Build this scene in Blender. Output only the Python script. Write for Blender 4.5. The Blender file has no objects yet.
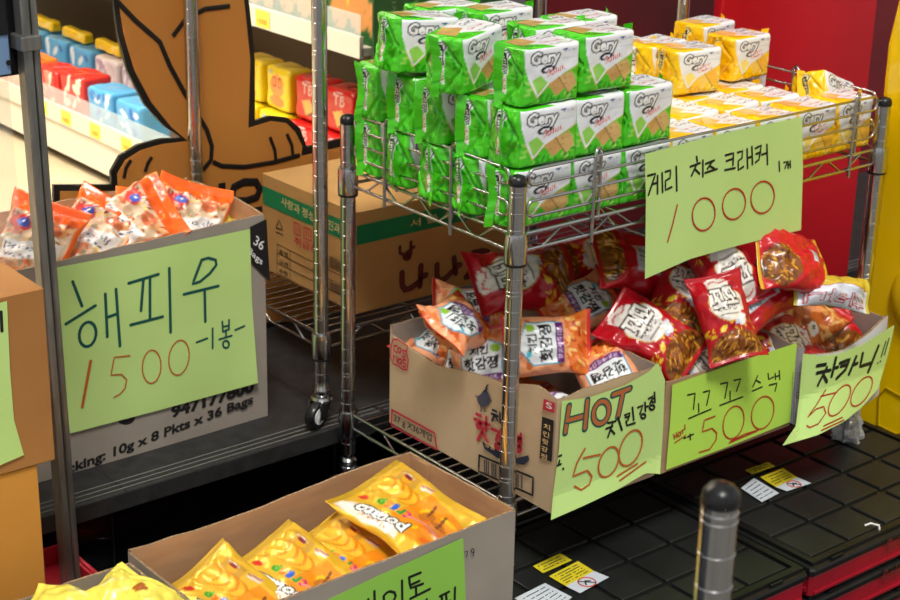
import bpy, math, random
import numpy as np
from mathutils import Vector, Matrix, noise
random.seed(7)
C = bpy.context.scene.collection
S = bpy.context.scene
# ------------------------------------------------------------------ camera model (metres)
F, PITCH, ROLL, YAW = 1690.288, .36, .022, .888
CAM = np.array([-1.5518, -1.7581, .82145])
def _axes():
    fw = np.array([math.cos(YAW)*math.cos(PITCH), math.sin(YAW)*math.cos(PITCH), -math.sin(PITCH)])
    rt = np.array([math.sin(YAW), -math.cos(YAW), 0.]); up = np.cross(rt, fw)
    return fw, rt*math.cos(ROLL)+up*math.sin(ROLL), -rt*math.sin(ROLL)+up*math.cos(ROLL)
FW, RT, UP = _axes()
def ray(x, y): return FW+RT*(x-450)/F-UP*(y-300)/F
def on(x, y, n, c):
    n = np.array(n, float); d = ray(x, y); t = (c-n@CAM)/(n@d); return CAM+t*d
def onY(x, y, c): return on(x, y, (0, 1, 0), c)
def onX(x, y, c): return on(x, y, (1, 0, 0), c)
def onZ(x, y, c): return on(x, y, (0, 0, 1), c)
cd = bpy.data.cameras.new('camera'); cam = bpy.data.objects.new('camera', cd); C.objects.link(cam)
M = Matrix([[RT[i], UP[i], -FW[i], CAM[i]] for i in range(3)]+[[0, 0, 0, 1]])
cam.matrix_world = M; cd.lens = F*36/900; cd.sensor_width = 36; cd.clip_end = 60; cd.clip_start = .05
cd.dof.use_dof = True; cd.dof.focus_distance = 2.25; cd.dof.aperture_fstop = 13
S.camera = cam
# ------------------------------------------------------------------ materials
def lin(c):
    c = np.array(c, float)/255.
    return np.where(c <= .04045, c/12.92, ((c+.055)/1.055)**2.4)
def mat(name, col=None, rough=.5, metal=0., vc=False, nz=None, bump=None, coat=0., emit=0., trans=0., alpha=1., spec=.5, ior=1.45):
    m = bpy.data.materials.new(name); m.use_nodes = True; t = m.node_tree; b = t.nodes['Principled BSDF']
    b.inputs['Roughness'].default_value = rough; b.inputs['Metallic'].default_value = metal
    b.inputs['Coat Weight'].default_value = coat; b.inputs['Coat Roughness'].default_value = .12
    b.inputs['Specular IOR Level'].default_value = spec; b.inputs['IOR'].default_value = ior
    b.inputs['Transmission Weight'].default_value = trans; b.inputs['Alpha'].default_value = alpha
    if vc:
        a = t.nodes.new('ShaderNodeAttribute'); a.attribute_name = 'Col'; src = a.outputs['Color']
        t.links.new(src, b.inputs['Base Color'])
    elif nz:
        tc = t.nodes.new('ShaderNodeTexCoord'); n = t.nodes.new('ShaderNodeTexNoise')
        n.inputs['Scale'].default_value = nz[1]; n.inputs['Detail'].default_value = 6
        mp = t.nodes.new('ShaderNodeMapping')
        if len(nz) > 2: mp.inputs['Scale'].default_value = nz[2]
        t.links.new(tc.outputs['Object'], mp.inputs['Vector']); t.links.new(mp.outputs['Vector'], n.inputs['Vector'])
        r = t.nodes.new('ShaderNodeValToRGB'); r.color_ramp.elements[0].position = .35; r.color_ramp.elements[1].position = .68
        r.color_ramp.elements[0].color = (*lin(nz[0]), 1); r.color_ramp.elements[1].color = (*lin(col), 1)
        t.links.new(n.outputs['Fac'], r.inputs['Fac']); src = r.outputs['Color']; t.links.new(src, b.inputs['Base Color'])
    else:
        b.inputs['Base Color'].default_value = (*lin(col), 1)
    if bump:
        tc = t.nodes.new('ShaderNodeTexCoord'); n = t.nodes.new('ShaderNodeTexNoise'); n.inputs['Scale'].default_value = bump[0]; n.inputs['Detail'].default_value = 4
        bp = t.nodes.new('ShaderNodeBump'); bp.inputs['Strength'].default_value = bump[1]; bp.inputs['Distance'].default_value = bump[2]
        t.links.new(tc.outputs['Object'], n.inputs['Vector']); t.links.new(n.outputs['Fac'], bp.inputs['Height']); t.links.new(bp.outputs['Normal'], b.inputs['Normal'])
    if emit:
        b.inputs['Emission Strength'].default_value = emit; b.inputs['Emission Color'].default_value = (*lin(col), 1)
    return m
m_chrome = mat('chrome', (200, 200, 204), .16, 1.)
m_chrome2 = mat('chrome_wire', (190, 190, 195), .22, 1.)
m_blackpl = mat('black_plastic', (22, 23, 24), .38, nz=((14, 15, 16), 14), bump=(180, .12, .001))
m_lidcell = mat('lid_cell', (34, 36, 35), .42, nz=((24, 26, 26), 9), bump=(90, .15, .001))
m_cap = mat('black_cap', (24, 24, 26), .3)
m_red = mat('red_plastic', (165, 22, 42), .4, nz=((140, 16, 34), 6))
m_card = mat('cardboard', (178, 146, 112), .8, nz=((164, 132, 98), 9, (1, 1, 5)), bump=(60, .15, .001))
m_card_hot = mat('cardboard_tan', (202, 176, 142), .8, nz=((192, 164, 130), 8), bump=(60, .12, .001))
m_card_grey = mat('cardboard_grey_white', (162, 152, 142), .75, nz=((148, 138, 128), 7), bump=(50, .12, .001))
m_card_in = mat('cardboard_raw', (192, 152, 112), .85, nz=((178, 138, 100), 12, (1, 1, 4)), bump=(70, .15, .001))
m_card_nana = mat('cardboard_golden', (190, 146, 86), .6, nz=((180, 134, 76), 8), bump=(50, .1, .001))
m_card_or = mat('cardboard_orange', (214, 150, 62), .7, nz=((204, 138, 54), 6), bump=(60, .1, .001))
m_card_br = mat('cardboard_brown', (176, 122, 66), .75, nz=((166, 112, 58), 6), bump=(60, .1, .001))
m_card_white = mat('cardboard_white', (206, 204, 210), .7, nz=((190, 188, 196), 7))
m_edge = mat('cardboard_edge', (170, 140, 108), .9, nz=((120, 96, 72), 260))
def paper_mat(name, c, c2):
    return mat(name, c, .75, nz=(c2, 5), bump=(14, .12, .004))
m_green = paper_mat('green_paper', (198, 230, 142), (192, 225, 134))
m_green2 = paper_mat('bright_green_paper', (190, 232, 92), (182, 226, 86))
m_teal = mat('ink_teal', (10, 84, 78), .6); m_black = mat('ink_black', (20, 24, 24), .6)
m_orange = mat('ink_orange', (196, 96, 40), .6); m_inkred = mat('ink_red', (186, 44, 24), .6)
m_brownink = mat('ink_brown', (186, 104, 56), .6)
m_prred = mat('print_red', (196, 40, 62), .6); m_prnavy = mat('print_navy', (36, 42, 66), .6); m_prblack = mat('print_black', (28, 26, 28), .6)
m_prgreen = mat('print_green', (0, 124, 74), .5); m_prmaroon = mat('print_maroon', (110, 34, 34), .6); m_prtan = mat('print_tan', (226, 190, 130), .6)
m_white = mat('white_print', (232, 232, 232), .6)
m_film = mat('glossy_film', vc=True, rough=.22, coat=.5, bump=(60, .2, .003))
m_film2 = mat('soft_glossy_film', vc=True, rough=.3, coat=.3, bump=(55, .4, .004))
m_plain = mat('printed_card', vc=True, rough=.5)
m_stone = mat('dark_granite', (48, 47, 47), .5, nz=((36, 36, 37), 40), bump=(160, .1, .0005))
m_riser = mat('black_gloss_riser', (12, 14, 16), .16, nz=((7, 8, 10), 5))
m_groove = mat('light_groove', (112, 110, 106), .7)
m_ground = mat('dark_paving', (34, 38, 46), .8, nz=((22, 25, 32), 20))
m_redwall = mat('crimson_panel', (206, 12, 34), .32, nz=((190, 10, 30), 3))
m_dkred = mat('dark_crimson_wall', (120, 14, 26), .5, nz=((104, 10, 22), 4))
m_yellow = mat('yellow_plastic', (250, 208, 0), .2, coat=.6)
m_yellow2 = mat('yellow_line', (170, 140, 0), .4)
m_dkgreen = mat('dark_green_panel', (40, 84, 40), .5)
m_brownboard = mat('brown_board', (188, 126, 58), .45, nz=((180, 118, 52), 3)); m_boardblack = mat('board_black', (20, 18, 16), .5)
m_alu = mat('aluminium', (150, 148, 144), .4, .75, nz=((120, 118, 114), 12, (6, 6, 1)), bump=(30, .1, .001))
m_blue = mat('pale_blue_panel', (120, 150, 190), .3)
m_glass = mat('glass', (255, 255, 255), .0, trans=1., ior=1.02, spec=.4)
m_clear = mat('clear_plastic', (235, 245, 245), .08, alpha=.28, spec=.8)
m_clear2 = mat('clear_panel', (235, 238, 230), .05, alpha=.14, spec=.9)
m_shopfloor = mat('shop_floor', (206, 190, 160), .35, nz=((190, 172, 140), 2))
m_shelf = mat('shelf_cream', (222, 216, 200), .4); m_shelfdark = mat('shelf_dark_brown', (96, 78, 62), .6)  # cream for boards and rails, plain dark brown for the gondola's back panel
m_tagy = mat('price_yellow', (250, 236, 90), .6)
m_darkwall = mat('shop_back_wall', (120, 112, 92), .8, nz=((70, 66, 50), 3))
m_lamp = mat('lamp_panel', (255, 246, 228), .5, emit=6.)
# ------------------------------------------------------------------ object helpers
def link(o, parent=None, keep=True):
    C.objects.link(o)
    if parent is not None:
        o.parent = parent
        if keep and parent.parent is None: o.location = -Vector(parent.location)
    return o
def meshobj(name, verts, faces, m, parent=None, smooth=False, keep=True, cols=None, mats=None, mi=None):
    me = bpy.data.meshes.new(name); me.from_pydata([tuple(map(float, v)) for v in verts], [], faces)
    for k in (mats or [m]): me.materials.append(k)
    if smooth: me.polygons.foreach_set('use_smooth', [True]*len(me.polygons))
    if mi is not None: me.polygons.foreach_set('material_index', mi)
    if cols is not None:
        a = me.color_attributes.new('Col', 'FLOAT_COLOR', 'POINT')
        cc = np.ones((len(verts), 4), np.float32); cc[:, :3] = cols; a.data.foreach_set('color', cc.ravel())
    me.update(); o = bpy.data.objects.new(name, me); return link(o, parent, keep)
class MB:
    def __init__(s): s.v = []; s.f = []; s.mi = []; s.cur = 0
    def add(s, vs, fs):
        n = len(s.v); s.v += [tuple(v) for v in vs]; s.f += [tuple(i+n for i in f) for f in fs]; s.mi += [s.cur]*len(fs); return s
    def box(s, a, b):
        (x0, y0, z0), (x1, y1, z1) = a, b
        return s.add([(x0, y0, z0), (x1, y0, z0), (x1, y1, z0), (x0, y1, z0), (x0, y0, z1), (x1, y0, z1), (x1, y1, z1), (x0, y1, z1)],
                     [(0, 3, 2, 1), (4, 5, 6, 7), (0, 1, 5, 4), (1, 2, 6, 5), (2, 3, 7, 6), (3, 0, 4, 7)])
    def bbox(s, a, b, r):   # box with chamfered vertical+top edges
        (x0, y0, z0), (x1, y1, z1) = a, b
        def ring(z, i, c): return [(x0+i+c, y0+i, z), (x1-i-c, y0+i, z), (x1-i, y0+i+c, z), (x1-i, y1-i-c, z), (x1-i-c, y1-i, z), (x0+i+c, y1-i, z), (x0+i, y1-i-c, z), (x0+i, y0+i+c, z)]
        R = [ring(z0, r*.3, r), ring(z0+r*.5, 0, r), ring(z1-r, 0, r), ring(z1-r*.3, r*.3, r), ring(z1, r, r)]
        vs = sum(R, []); fs = [tuple(range(7, -1, -1)), tuple(range(32, 40))]
        for k in range(4):
            for i in range(8): j = (i+1) % 8; fs.append((k*8+i, k*8+j, k*8+8+j, k*8+8+i))
        return s.add(vs, fs)
    def tube(s, pts, r, seg=8, closed=False):
        P = [Vector(p) for p in pts]; n = len(P); vs = []; fs = []; prev = None
        for i, p in enumerate(P):
            if closed: d = (P[(i+1) % n]-P[i-1])
            else: d = (P[min(i+1, n-1)]-P[max(i-1, 0)])
            d.normalize()
            a = prev if prev is not None else (Vector((0, 0, 1)) if abs(d.z) < .9 else Vector((1, 0, 0)))
            u = a-d*a.dot(d)
            if u.length < 1e-6: u = d.orthogonal()
            u.normalize(); w = d.cross(u); prev = u
            for k in range(seg):
                t = 2*math.pi*k/seg; vs.append(p+(u*math.cos(t)+w*math.sin(t))*r)
        m = n if closed else n-1
        for i in range(m):
            for k in range(seg):
                k2 = (k+1) % seg; j = (i+1) % n; fs.append((i*seg+k, i*seg+k2, j*seg+k2, j*seg+k))
        if not closed: fs += [tuple(range(seg-1, -1, -1)), tuple(range((n-1)*seg, n*seg))]
        return s.add(vs, fs)
    def lathe(s, prof, c=(0, 0, 0), seg=24, ax='z'):
        vs = []; fs = []; n = len(prof)
        for r, z in prof:
            for k in range(seg):
                t = 2*math.pi*k/seg; a, b = r*math.cos(t), r*math.sin(t)
                vs.append((c[0]+a, c[1]+b, c[2]+z) if ax == 'z' else ((c[0]+a, c[1]+z, c[2]+b) if ax == 'y' else (c[0]+z, c[1]+a, c[2]+b)))
        for i in range(n-1):
            for k in range(seg):
                k2 = (k+1) % seg; fs.append((i*seg+k, i*seg+k2, (i+1)*seg+k2, (i+1)*seg+k))
        fs += [tuple(range(seg-1, -1, -1)), tuple(range((n-1)*seg, n*seg))]
        return s.add(vs, fs)
    def build(s, name, m, parent=None, smooth=False, keep=True, mats=None):
        return meshobj(name, s.v, s.f, m, parent, smooth, keep, mats=mats, mi=s.mi if mats else None)
def autosmooth(o, ang=35):
    me = o.data; me.polygons.foreach_set('use_smooth', [True]*len(me.polygons)); me.set_sharp_from_angle(angle=math.radians(ang)); return o
def tag(o, label, cat, group=None):
    o['label'] = label; o['category'] = cat
    if group: o['group'] = group
    return o
def thing(name, label, cat, loc=(0, 0, 0), group=None):
    o = bpy.data.objects.new(name, None); C.objects.link(o); o.location = loc; o.empty_display_size = .05
    return tag(o, label, cat, group)
def struct(o): o['kind'] = 'structure'; return o
def copy_tree(o, parent=None):
    c = o.copy(); C.objects.link(c)
    if parent: c.parent = parent
    for ch in list(o.children): copy_tree(ch, c)
    return c
# ------------------------------------------------------------------ fonts -> 2d triangles
_tx = {}
def glyphs(s, bold=0.):
    key = (s, bold)
    if key in _tx: return _tx[key]
    c = bpy.data.curves.new('tmp', 'FONT'); c.body = s; c.resolution_u = 3; c.offset = bold; o = bpy.data.objects.new('tmp', c); C.objects.link(o)
    dg = bpy.context.evaluated_depsgraph_get(); me = o.evaluated_get(dg).to_mesh()
    v = np.array([p.co[:2] for p in me.vertices]) if len(me.vertices) else np.zeros((0, 2))
    me.calc_loop_triangles(); t = [tuple(x.vertices) for x in me.loop_triangles]
    o.evaluated_get(dg).to_mesh_clear(); bpy.data.objects.remove(o); bpy.data.curves.remove(c)
    if len(v):
        lo, hi = v.min(0), v.max(0); v = (v-lo)/(hi-lo)
        asp = (hi-lo)[0]/(hi-lo)[1]
    else: asp = 1
    _tx[key] = (v, t, asp); return _tx[key]
# ------------------------------------------------------------------ tiny raster painter: pattern of a film or a card, kept as a colour attribute
class Art:
    def __init__(s, w, h, col, px=3.0):      # w,h in mm ; px per mm
        s.w, s.h, s.k = w, h, px; s.W, s.H = int(w*px), int(h*px)
        s.a = np.empty((s.H, s.W, 3), np.float32); s.a[:] = lin(col)
        s.Y, s.X = np.mgrid[0:s.H, 0:s.W].astype(np.float32); s.X = (s.X+.5)/px; s.Y = (s.Y+.5)/px
    def paint(s, m, col): s.a[m] = lin(col); return s
    def m_ell(s, cx, cy, rx, ry, rot=0):
        c, d = math.cos(rot), math.sin(rot); X, Y = s.X-cx, s.Y-cy
        return ((X*c+Y*d)/rx)**2+((-X*d+Y*c)/ry)**2 < 1
    def m_poly(s, P):
        m = np.zeros(s.X.shape, bool); n = len(P)
        for i in range(n):
            (x0, y0), (x1, y1) = P[i], P[(i+1) % n]
            if y0 == y1: continue
            c = ((s.Y >= min(y0, y1)) & (s.Y < max(y0, y1))) & (s.X < (s.Y-y0)*(x1-x0)/(y1-y0)+x0); m ^= c
        return m
    def m_line(s, P, wd):
        m = np.zeros(s.X.shape, bool)
        for (x0, y0), (x1, y1) in zip(P[:-1], P[1:]):
            dx, dy = x1-x0, y1-y0; L = dx*dx+dy*dy+1e-9
            t = np.clip(((s.X-x0)*dx+(s.Y-y0)*dy)/L, 0, 1); m |= (s.X-x0-t*dx)**2+(s.Y-y0-t*dy)**2 < (wd/2)**2
        return m
    def m_text(s, txt, x, y, w, h, rot=0, shear=0):
        v, t, _ = glyphs(txt); m = np.zeros(s.X.shape, bool); c, d = math.cos(rot), math.sin(rot)
        q = np.stack([v[:, 0]*w+v[:, 1]*h*shear, v[:, 1]*h], 1); q = np.stack([x+q[:, 0]*c-q[:, 1]*d, y+q[:, 0]*d+q[:, 1]*c], 1)*s.k
        for i, j, k in t:
            A, B, D = q[i], q[j], q[k]; x0, y0 = np.floor(np.minimum(np.minimum(A, B), D)).astype(int); x1, y1 = np.ceil(np.maximum(np.maximum(A, B), D)).astype(int)
            x0, y0 = max(x0, 0), max(y0, 0); x1, y1 = min(x1, s.W-1), min(y1, s.H-1)
            if x1 < x0 or y1 < y0: continue
            yy, xx = np.mgrid[y0:y1+1, x0:x1+1]; xx = xx+.5; yy = yy+.5
            e = lambda P, Q: (Q[0]-P[0])*(yy-P[1])-(Q[1]-P[1])*(xx-P[0])
            e1, e2, e3 = e(A, B), e(B, D), e(D, A); m[y0:y1+1, x0:x1+1] |= ((e1 >= 0) & (e2 >= 0) & (e3 >= 0)) | ((e1 <= 0) & (e2 <= 0) & (e3 <= 0))
        return m
    def grow(s, m, mm):
        r = max(1, int(round(mm*s.k))); o = m.copy()
        for dx in range(-r, r+1):
            for dy in range(-r, r+1):
                if dx*dx+dy*dy <= r*r: o |= np.roll(np.roll(m, dy, 0), dx, 1)
        return o
    def ell(s, cx, cy, rx, ry, col, rot=0): return s.paint(s.m_ell(cx, cy, rx, ry, rot), col)
    def poly(s, P, col): return s.paint(s.m_poly(P), col)
    def line(s, P, wd, col): return s.paint(s.m_line(P, wd), col)
    def text(s, t, x, y, w, h, col, rot=0, shear=0, out=None, ow=1.):
        m = s.m_text(t, x, y, w, h, rot, shear)
        if out is not None: s.paint(s.grow(m, ow), out)
        return s.paint(m, col)
    def fleck(s, box, n, cols, size, seed=1, mask=None):
        R = random.Random(seed)
        for i in range(n):
            x, y = R.uniform(box[0], box[2]), R.uniform(box[1], box[3]); a = R.uniform(0, math.pi); l = R.uniform(.4, 1)*size
            m = s.m_ell(x, y, l, l*R.uniform(.25, .5), a)
            if mask is not None: m &= mask
            s.paint(m, R.choice(cols))
        return s
    def turned(s):
        o = Art.__new__(Art); o.__dict__.update(s.__dict__); o.a = s.a.transpose(1, 0, 2)[:, ::-1]; o.w, o.h, o.W, o.H = s.h, s.w, s.H, s.W; return o
    def flip(s, hor=True):
        o = Art.__new__(Art); o.__dict__.update(s.__dict__); o.a = s.a[:, ::-1] if hor else s.a[::-1, ::-1]; return o
    def sample(s, u, v):      # u,v in 0..1 arrays
        b = s.a
        x = np.clip((u*s.W).astype(int), 0, s.W-1); y = np.clip((v*s.H).astype(int), 0, s.H-1)
        r = 0
        for dx in (-1, 0, 1):
            for dy in (-1, 0, 1): r = r+b[np.clip(y+dy, 0, s.H-1), np.clip(x+dx, 0, s.W-1)]
        return r/9
def nz3(P, sc, seed): return np.array([noise.noise(Vector((float(p[0])*sc+seed*7.3, float(p[1])*sc-seed*3.1, float(p[2])*sc+seed))) for p in P])
def gridfaces(nu, nv, off=0):
    return [(off+j*nu+i, off+j*nu+i+1, off+(j+1)*nu+i+1, off+(j+1)*nu+i) for j in range(nv-1) for i in range(nu-1)]
# ------------------------------------------------------------------ flow-wrapped cracker pack (local: base centre at origin, front faces -y)
def pack_mesh(name, W, D, H, front, top, end, seed, res=1.0):
    V = []; Fc = []; K = []
    def face(fn, art, nu, nv, flipn=False):
        u, v = np.meshgrid(np.linspace(0, 1, nu), np.linspace(0, 1, nv)); u, v = u.ravel(), v.ravel()
        P = fn(u, v); off = sum(len(x) for x in V); V.append(P); K.append(art.sample(u, v)); Fc.extend(gridfaces(nu, nv, off))
    n = lambda x: max(6, int(x*1000/1.9*res))
    h = lambda: None
    face(lambda u, v: np.stack([(u-.5)*W, 0*u-D/2, v*H], 1), front, n(W), n(H))
    face(lambda u, v: np.stack([(.5-u)*W, 0*u+D/2, v*H], 1), front, n(W)//2, n(H)//2)
    face(lambda u, v: np.stack([(u-.5)*W, (v-.5)*D, 0*u+H], 1), top, n(W), n(D))
    face(lambda u, v: np.stack([(u-.5)*W, (.5-v)*D, 0*u], 1), end, 8, 8)
    face(lambda u, v: np.stack([0*u-W/2, (.5-u)*D, v*H], 1), end, n(D), n(H))
    face(lambda u, v: np.stack([0*u+W/2, (u-.5)*D, v*H], 1), end, n(D), n(H))
    P = np.concatenate(V); c = np.array([0, 0, H/2]); hs = np.array([W, D, H])/2; Q = P-c
    r = .007; inner = np.clip(Q, -(hs-r), hs-r); d = Q-inner; L = np.linalg.norm(d, axis=1, keepdims=True)+1e-9; N = d/L
    P2 = inner+N*r
    nrm = np.where(np.abs(Q) >= hs-1e-6, np.sign(Q), 0); nrm = nrm/np.maximum(1e-9, np.linalg.norm(nrm, axis=1, keepdims=True))
    e = np.abs(nrm[:, 0]) > .9
    b = nz3(Q, 90, seed+3); g = nz3(Q, 16, seed+9); vo = np.array([noise.voronoi(Vector((q[0]*46+seed*3.7, q[1]*46, q[2]*46-seed)))[0][:2] for q in Q]); cr_ = np.clip(vo[:, 1]-vo[:, 0], 0, .5)
    amp = np.where(e, .0050, .0012)
    P2 += nrm*((vo[:, 0]-.45)*amp*1.4-np.where(cr_ < .09, .09-cr_, 0)*amp*3+b*amp*.25+g*np.where(e, .004, .0022))[:, None]
    # ends flatten out towards the crimped seal; the four ears flare a little
    t = np.clip((np.abs(Q[:, 0])-W*.36)/(W*.14), 0, 1)
    P2[:, 2] *= 1+.035*t*t; P2[:, 1] *= 1-.06*t*t
    ez = np.abs(Q[:, 1])/(D/2); P2[:, 0] += np.where(e, np.sign(Q[:, 0])*(.009*(1-ez)), 0)
    for zz_ in (1, -1): P2[:, 0] += np.where(e, np.sign(Q[:, 0])*-.0045*np.clip(1-np.abs(np.abs(Q[:, 1])-(H/2-zz_*Q[:, 2])*.8)/.004, 0, 1), 0)
    P2 += c
    V = [P2]; K = [np.concatenate(K)]; off = len(P2)
    for sx in (-1, 1):       # crimped fin folded against each end
        nu, nv = 5, 36; u, v = np.meshgrid(np.linspace(0, 1, nu), np.linspace(0, 1, nv)); u, v = u.ravel(), v.ravel()
        zig = np.sin(v*60*math.pi)*.0003
        X = sx*(W/2+.0085+.0055*u+.002*np.sin(v*7+seed)+zig); Y = (-.001+u*.013*(1 if seed % 2 else -1))+.002*np.sin(v*5+seed*2); Z = -.001+v*(H*1.03)+.004*u*np.sign(v-.5)
        V.append(np.stack([X, Y, Z], 1)); K.append(end.sample(.1+0*u, v)); Fc.extend(gridfaces(nu, nv, off)); off += nu*nv
    P = np.concatenate(V); me = bpy.data.meshes.new(name); me.from_pydata(P.tolist(), [], Fc)
    at = me.color_attributes.new('Col', 'FLOAT_COLOR', 'POINT'); cc = np.ones((len(P), 4), np.float32); cc[:, :3] = np.concatenate(K); at.data.foreach_set('color', cc.ravel())
    me.materials.append(m_film); me.polygons.foreach_set('use_smooth', [True]*len(me.polygons)); me.update(); return me
# ------------------------------------------------------------------ pillow bag (local: centre at origin, print faces +z, long axis y)
def bag_mesh(name, W, H, T, front, back, seed, bend=0., nu=44, nv=60, m=None, seal=.012, crumple=1., zigzag=True):
    V = []; K = []; Fc = []
    R = random.Random(seed); ph = [R.uniform(0, 6) for _ in range(6)]
    for side in (1, -1):
        u, v = np.meshgrid(np.linspace(-1, 1, nu), np.linspace(-1, 1, nv)); u, v = u.ravel(), v.ravel()
        sv = 1-seal*2/H; vv = np.clip(np.abs(v)/sv, 0, 1)
        prof = (1-np.abs(u)**2.4)**.6*(1-vv**2.2)**.6
        vor = np.array([noise.voronoi(Vector((p_*W*17+seed, q_*H*17-seed, side*.7)))[0][:2] for p_, q_ in zip(u, v)]); fc = (vor[:, 0]-.4)*.9; x = u*W/2*(1-.13*(1-vv**2)*T/.05)*(1+.03*np.sin(v*5+ph[3])); y = v*H/2*(1-.04*(1-u*u))
        Q = np.stack([u*W/2, v*H/2, 0*u+side*.03], 1); a = nz3(Q, 26, seed); b = nz3(Q, 60, seed+5)
        rad = np.abs(np.sin(u*(7+R.random()*3)+ph[0]+a*2.5))*vv**3
        z = side*(T/2*prof*(1+.25*a)+crumple*(.0035*(1-2*np.abs(a))+.0016*b)*np.minimum(1, prof*3+.15)+crumple*.013*fc*np.minimum(1, prof*2.5)-.005*rad*np.minimum(1, prof*4))
        tipz = .005*np.sin(u*2.3+ph[1])*vv**4+bend*(v**2)+.004*np.sin(u*3+v*2+ph[2])
        if zigzag: tipz = tipz+np.where(vv >= 1, .0008*np.sin((np.abs(v)-sv)*H*900), 0)
        z = z+tipz+side*.0003
        V.append(np.stack([x, y, z], 1)); art = front if side > 0 else back
        K.append(art.sample((u+1)/2 if side > 0 else (1-u)/2, (v+1)/2))
        f = gridfaces(nu, nv, (0 if side > 0 else nu*nv)); Fc += f if side > 0 else [tuple(reversed(q)) for q in f]
    n = nu*nv; B = [i for i in range(nu)]+[j*nu+nu-1 for j in range(1, nv)]+[(nv-1)*nu+i for i in range(nu-2, -1, -1)]+[j*nu for j in range(nv-2, 0, -1)]
    for i in range(len(B)): j = (i+1) % len(B); Fc.append((B[i], n+B[i], n+B[j], B[j]))
    P = np.concatenate(V); me = bpy.data.meshes.new(name); me.from_pydata(P.tolist(), [], Fc)
    at = me.color_attributes.new('Col', 'FLOAT_COLOR', 'POINT'); cc = np.ones((len(P), 4), np.float32); cc[:, :3] = np.concatenate(K); at.data.foreach_set('color', cc.ravel())
    me.materials.append(m or m_film2); me.polygons.foreach_set('use_smooth', [True]*len(me.polygons)); me.update(); return me
def put(name, me, P, n, dpx, label, cat, group, scale=1.):
    """stand an object with its local +z along n and its local +y along the world direction seen as dpx in the photo"""
    n = np.array(n, float); n /= np.linalg.norm(n); d = RT*dpx[0]-UP*dpx[1]; d = d/np.linalg.norm(d); k = -(d@n)/(FW@n); y = d+k*FW; y /= np.linalg.norm(y); x = np.cross(y, n)
    o = bpy.data.objects.new(name, me); C.objects.link(o)
    o.matrix_world = Matrix([[x[i]*scale, y[i]*scale, n[i]*scale, P[i]] for i in range(3)]+[[0, 0, 0, 1]])
    return tag(o, label, cat, group)


def settle(o, x0, x1, y0, y1, rim, maxn=50, up=0., clampx=False):
    """slide a bag away from the camera's side of the box until it no longer cuts the near walls below the rim"""
    n = len(o.data.vertices); V = np.empty(n*3); o.data.vertices.foreach_get('co', V); V = V.reshape(-1, 3)
    M_ = np.array(o.matrix_world); W_ = V@M_[:3, :3].T+M_[:3, 3]; c = W_.mean(0); d = c-CAM; d /= np.linalg.norm(d); k = 0
    def bad(Q): return (((Q[:, 2] < rim-.001) & (Q[:, 0] < x0+.004)) | ((Q[:, 2] < rim+up-.001) & (Q[:, 1] < y0+.004))).sum()/n
    while bad(W_) > .004 and k < maxn: W_ = W_+d*.005; k += 1
    sx = max(0, (W_[:, 0][W_[:, 2] < rim] .max() if (W_[:, 2] < rim).any() else -9)-(x1-.004))
    m = o.matrix_world.copy(); m.translation += Vector(d*.005*k)+(Vector((-sx, 0, 0)) if clampx else Vector()); o.matrix_world = m; return k
# ================================================================== SETTING
GZ = -.765; STEPZ = -.43; EDGE = .445; GLY = .925
b = MB().box((-4, -.75, GZ-.05), (4, .5, GZ)); struct(b.build('floor', m_ground))
m_pave = mat('street_paving', (124, 120, 112), .8, nz=((84, 82, 78), 3)); struct(MB().box((-6, -9, GZ-.05), (6, -.75, GZ)).build('floor_street', m_pave))
# dark stone step in front of the shop window
b = MB(); b.bbox((-2.2, EDGE, STEPZ-.032), (2.6, GLY+.05, STEPZ), .003); st = b.build('trim_1', m_stone); struct(st)
b = MB().box((-2.2, .50, GZ), (2.6, GLY+.05, STEPZ-.032)); rs = b.build('wall_step', m_riser); struct(rs)
b = MB()
for y in (EDGE+.012, EDGE+.026, EDGE+.040): b.box((-2.2, y-.0012, STEPZ-.0005), (2.6, y+.0012, STEPZ+.0004))
g = b.build('groove_lines', m_groove, st)
b = MB()
for x in (-1.02, -.42, -.005+.03, .62, 1.2): b.box((x-.001, EDGE, STEPZ-.0005), (x+.001, GLY, STEPZ+.0003)); b.box((x-.001, .4992, GZ), (x+.001, .501, STEPZ-.033))
b.build('tile_joints', m_ground, st)
# shop floor, back wall, ceiling with lamps
SFZ = -.475
struct(MB().box((-3.5, GLY+.05, SFZ-.05), (6, 8, SFZ)).build('floor_shop', m_shopfloor))
struct(MB().box((-3.5, 7.9, SFZ), (6, 8, 2.3)).build('wall_back', m_darkwall))
struct(MB().box((-3.5, GLY+.05, 2.3), (6, 8, 2.35)).build('ceiling', m_shelf))
struct(MB().box((-3.55, GLY, GZ), (-3.5, 8, 2.3)).build('wall_left', m_darkwall))
struct(MB().box((6, GLY, GZ), (6.05, 8, 2.3)).build('wall_right', m_darkwall))
wf = MB().box((-3.5, GLY-.003, STEPZ), (.80, GLY+.003, 2.3)).build('window_1', m_glass); struct(wf)
wb = MB(); wb.box((-3.5, GLY-.02, 2.3), (6, GLY+.05, 2.6)); wb.build('wall_front', m_darkwall); struct(bpy.data.objects['wall_front'])
# crimson wall right of the window: dark recessed stretch and a brighter board
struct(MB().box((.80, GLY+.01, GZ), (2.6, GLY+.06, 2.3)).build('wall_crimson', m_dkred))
RBY = .436
x0 = onY(712, 20, RBY)[0]; x1 = onY(868, 0, RBY)[0]
rb = MB(); rb.bbox((x0, RBY-.025, GZ), (x1, RBY, 1.4), .003); o = rb.build('red_board', m_redwall)
tag(o, 'tall bright red board standing behind the right half of the basket rack', 'board')
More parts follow.
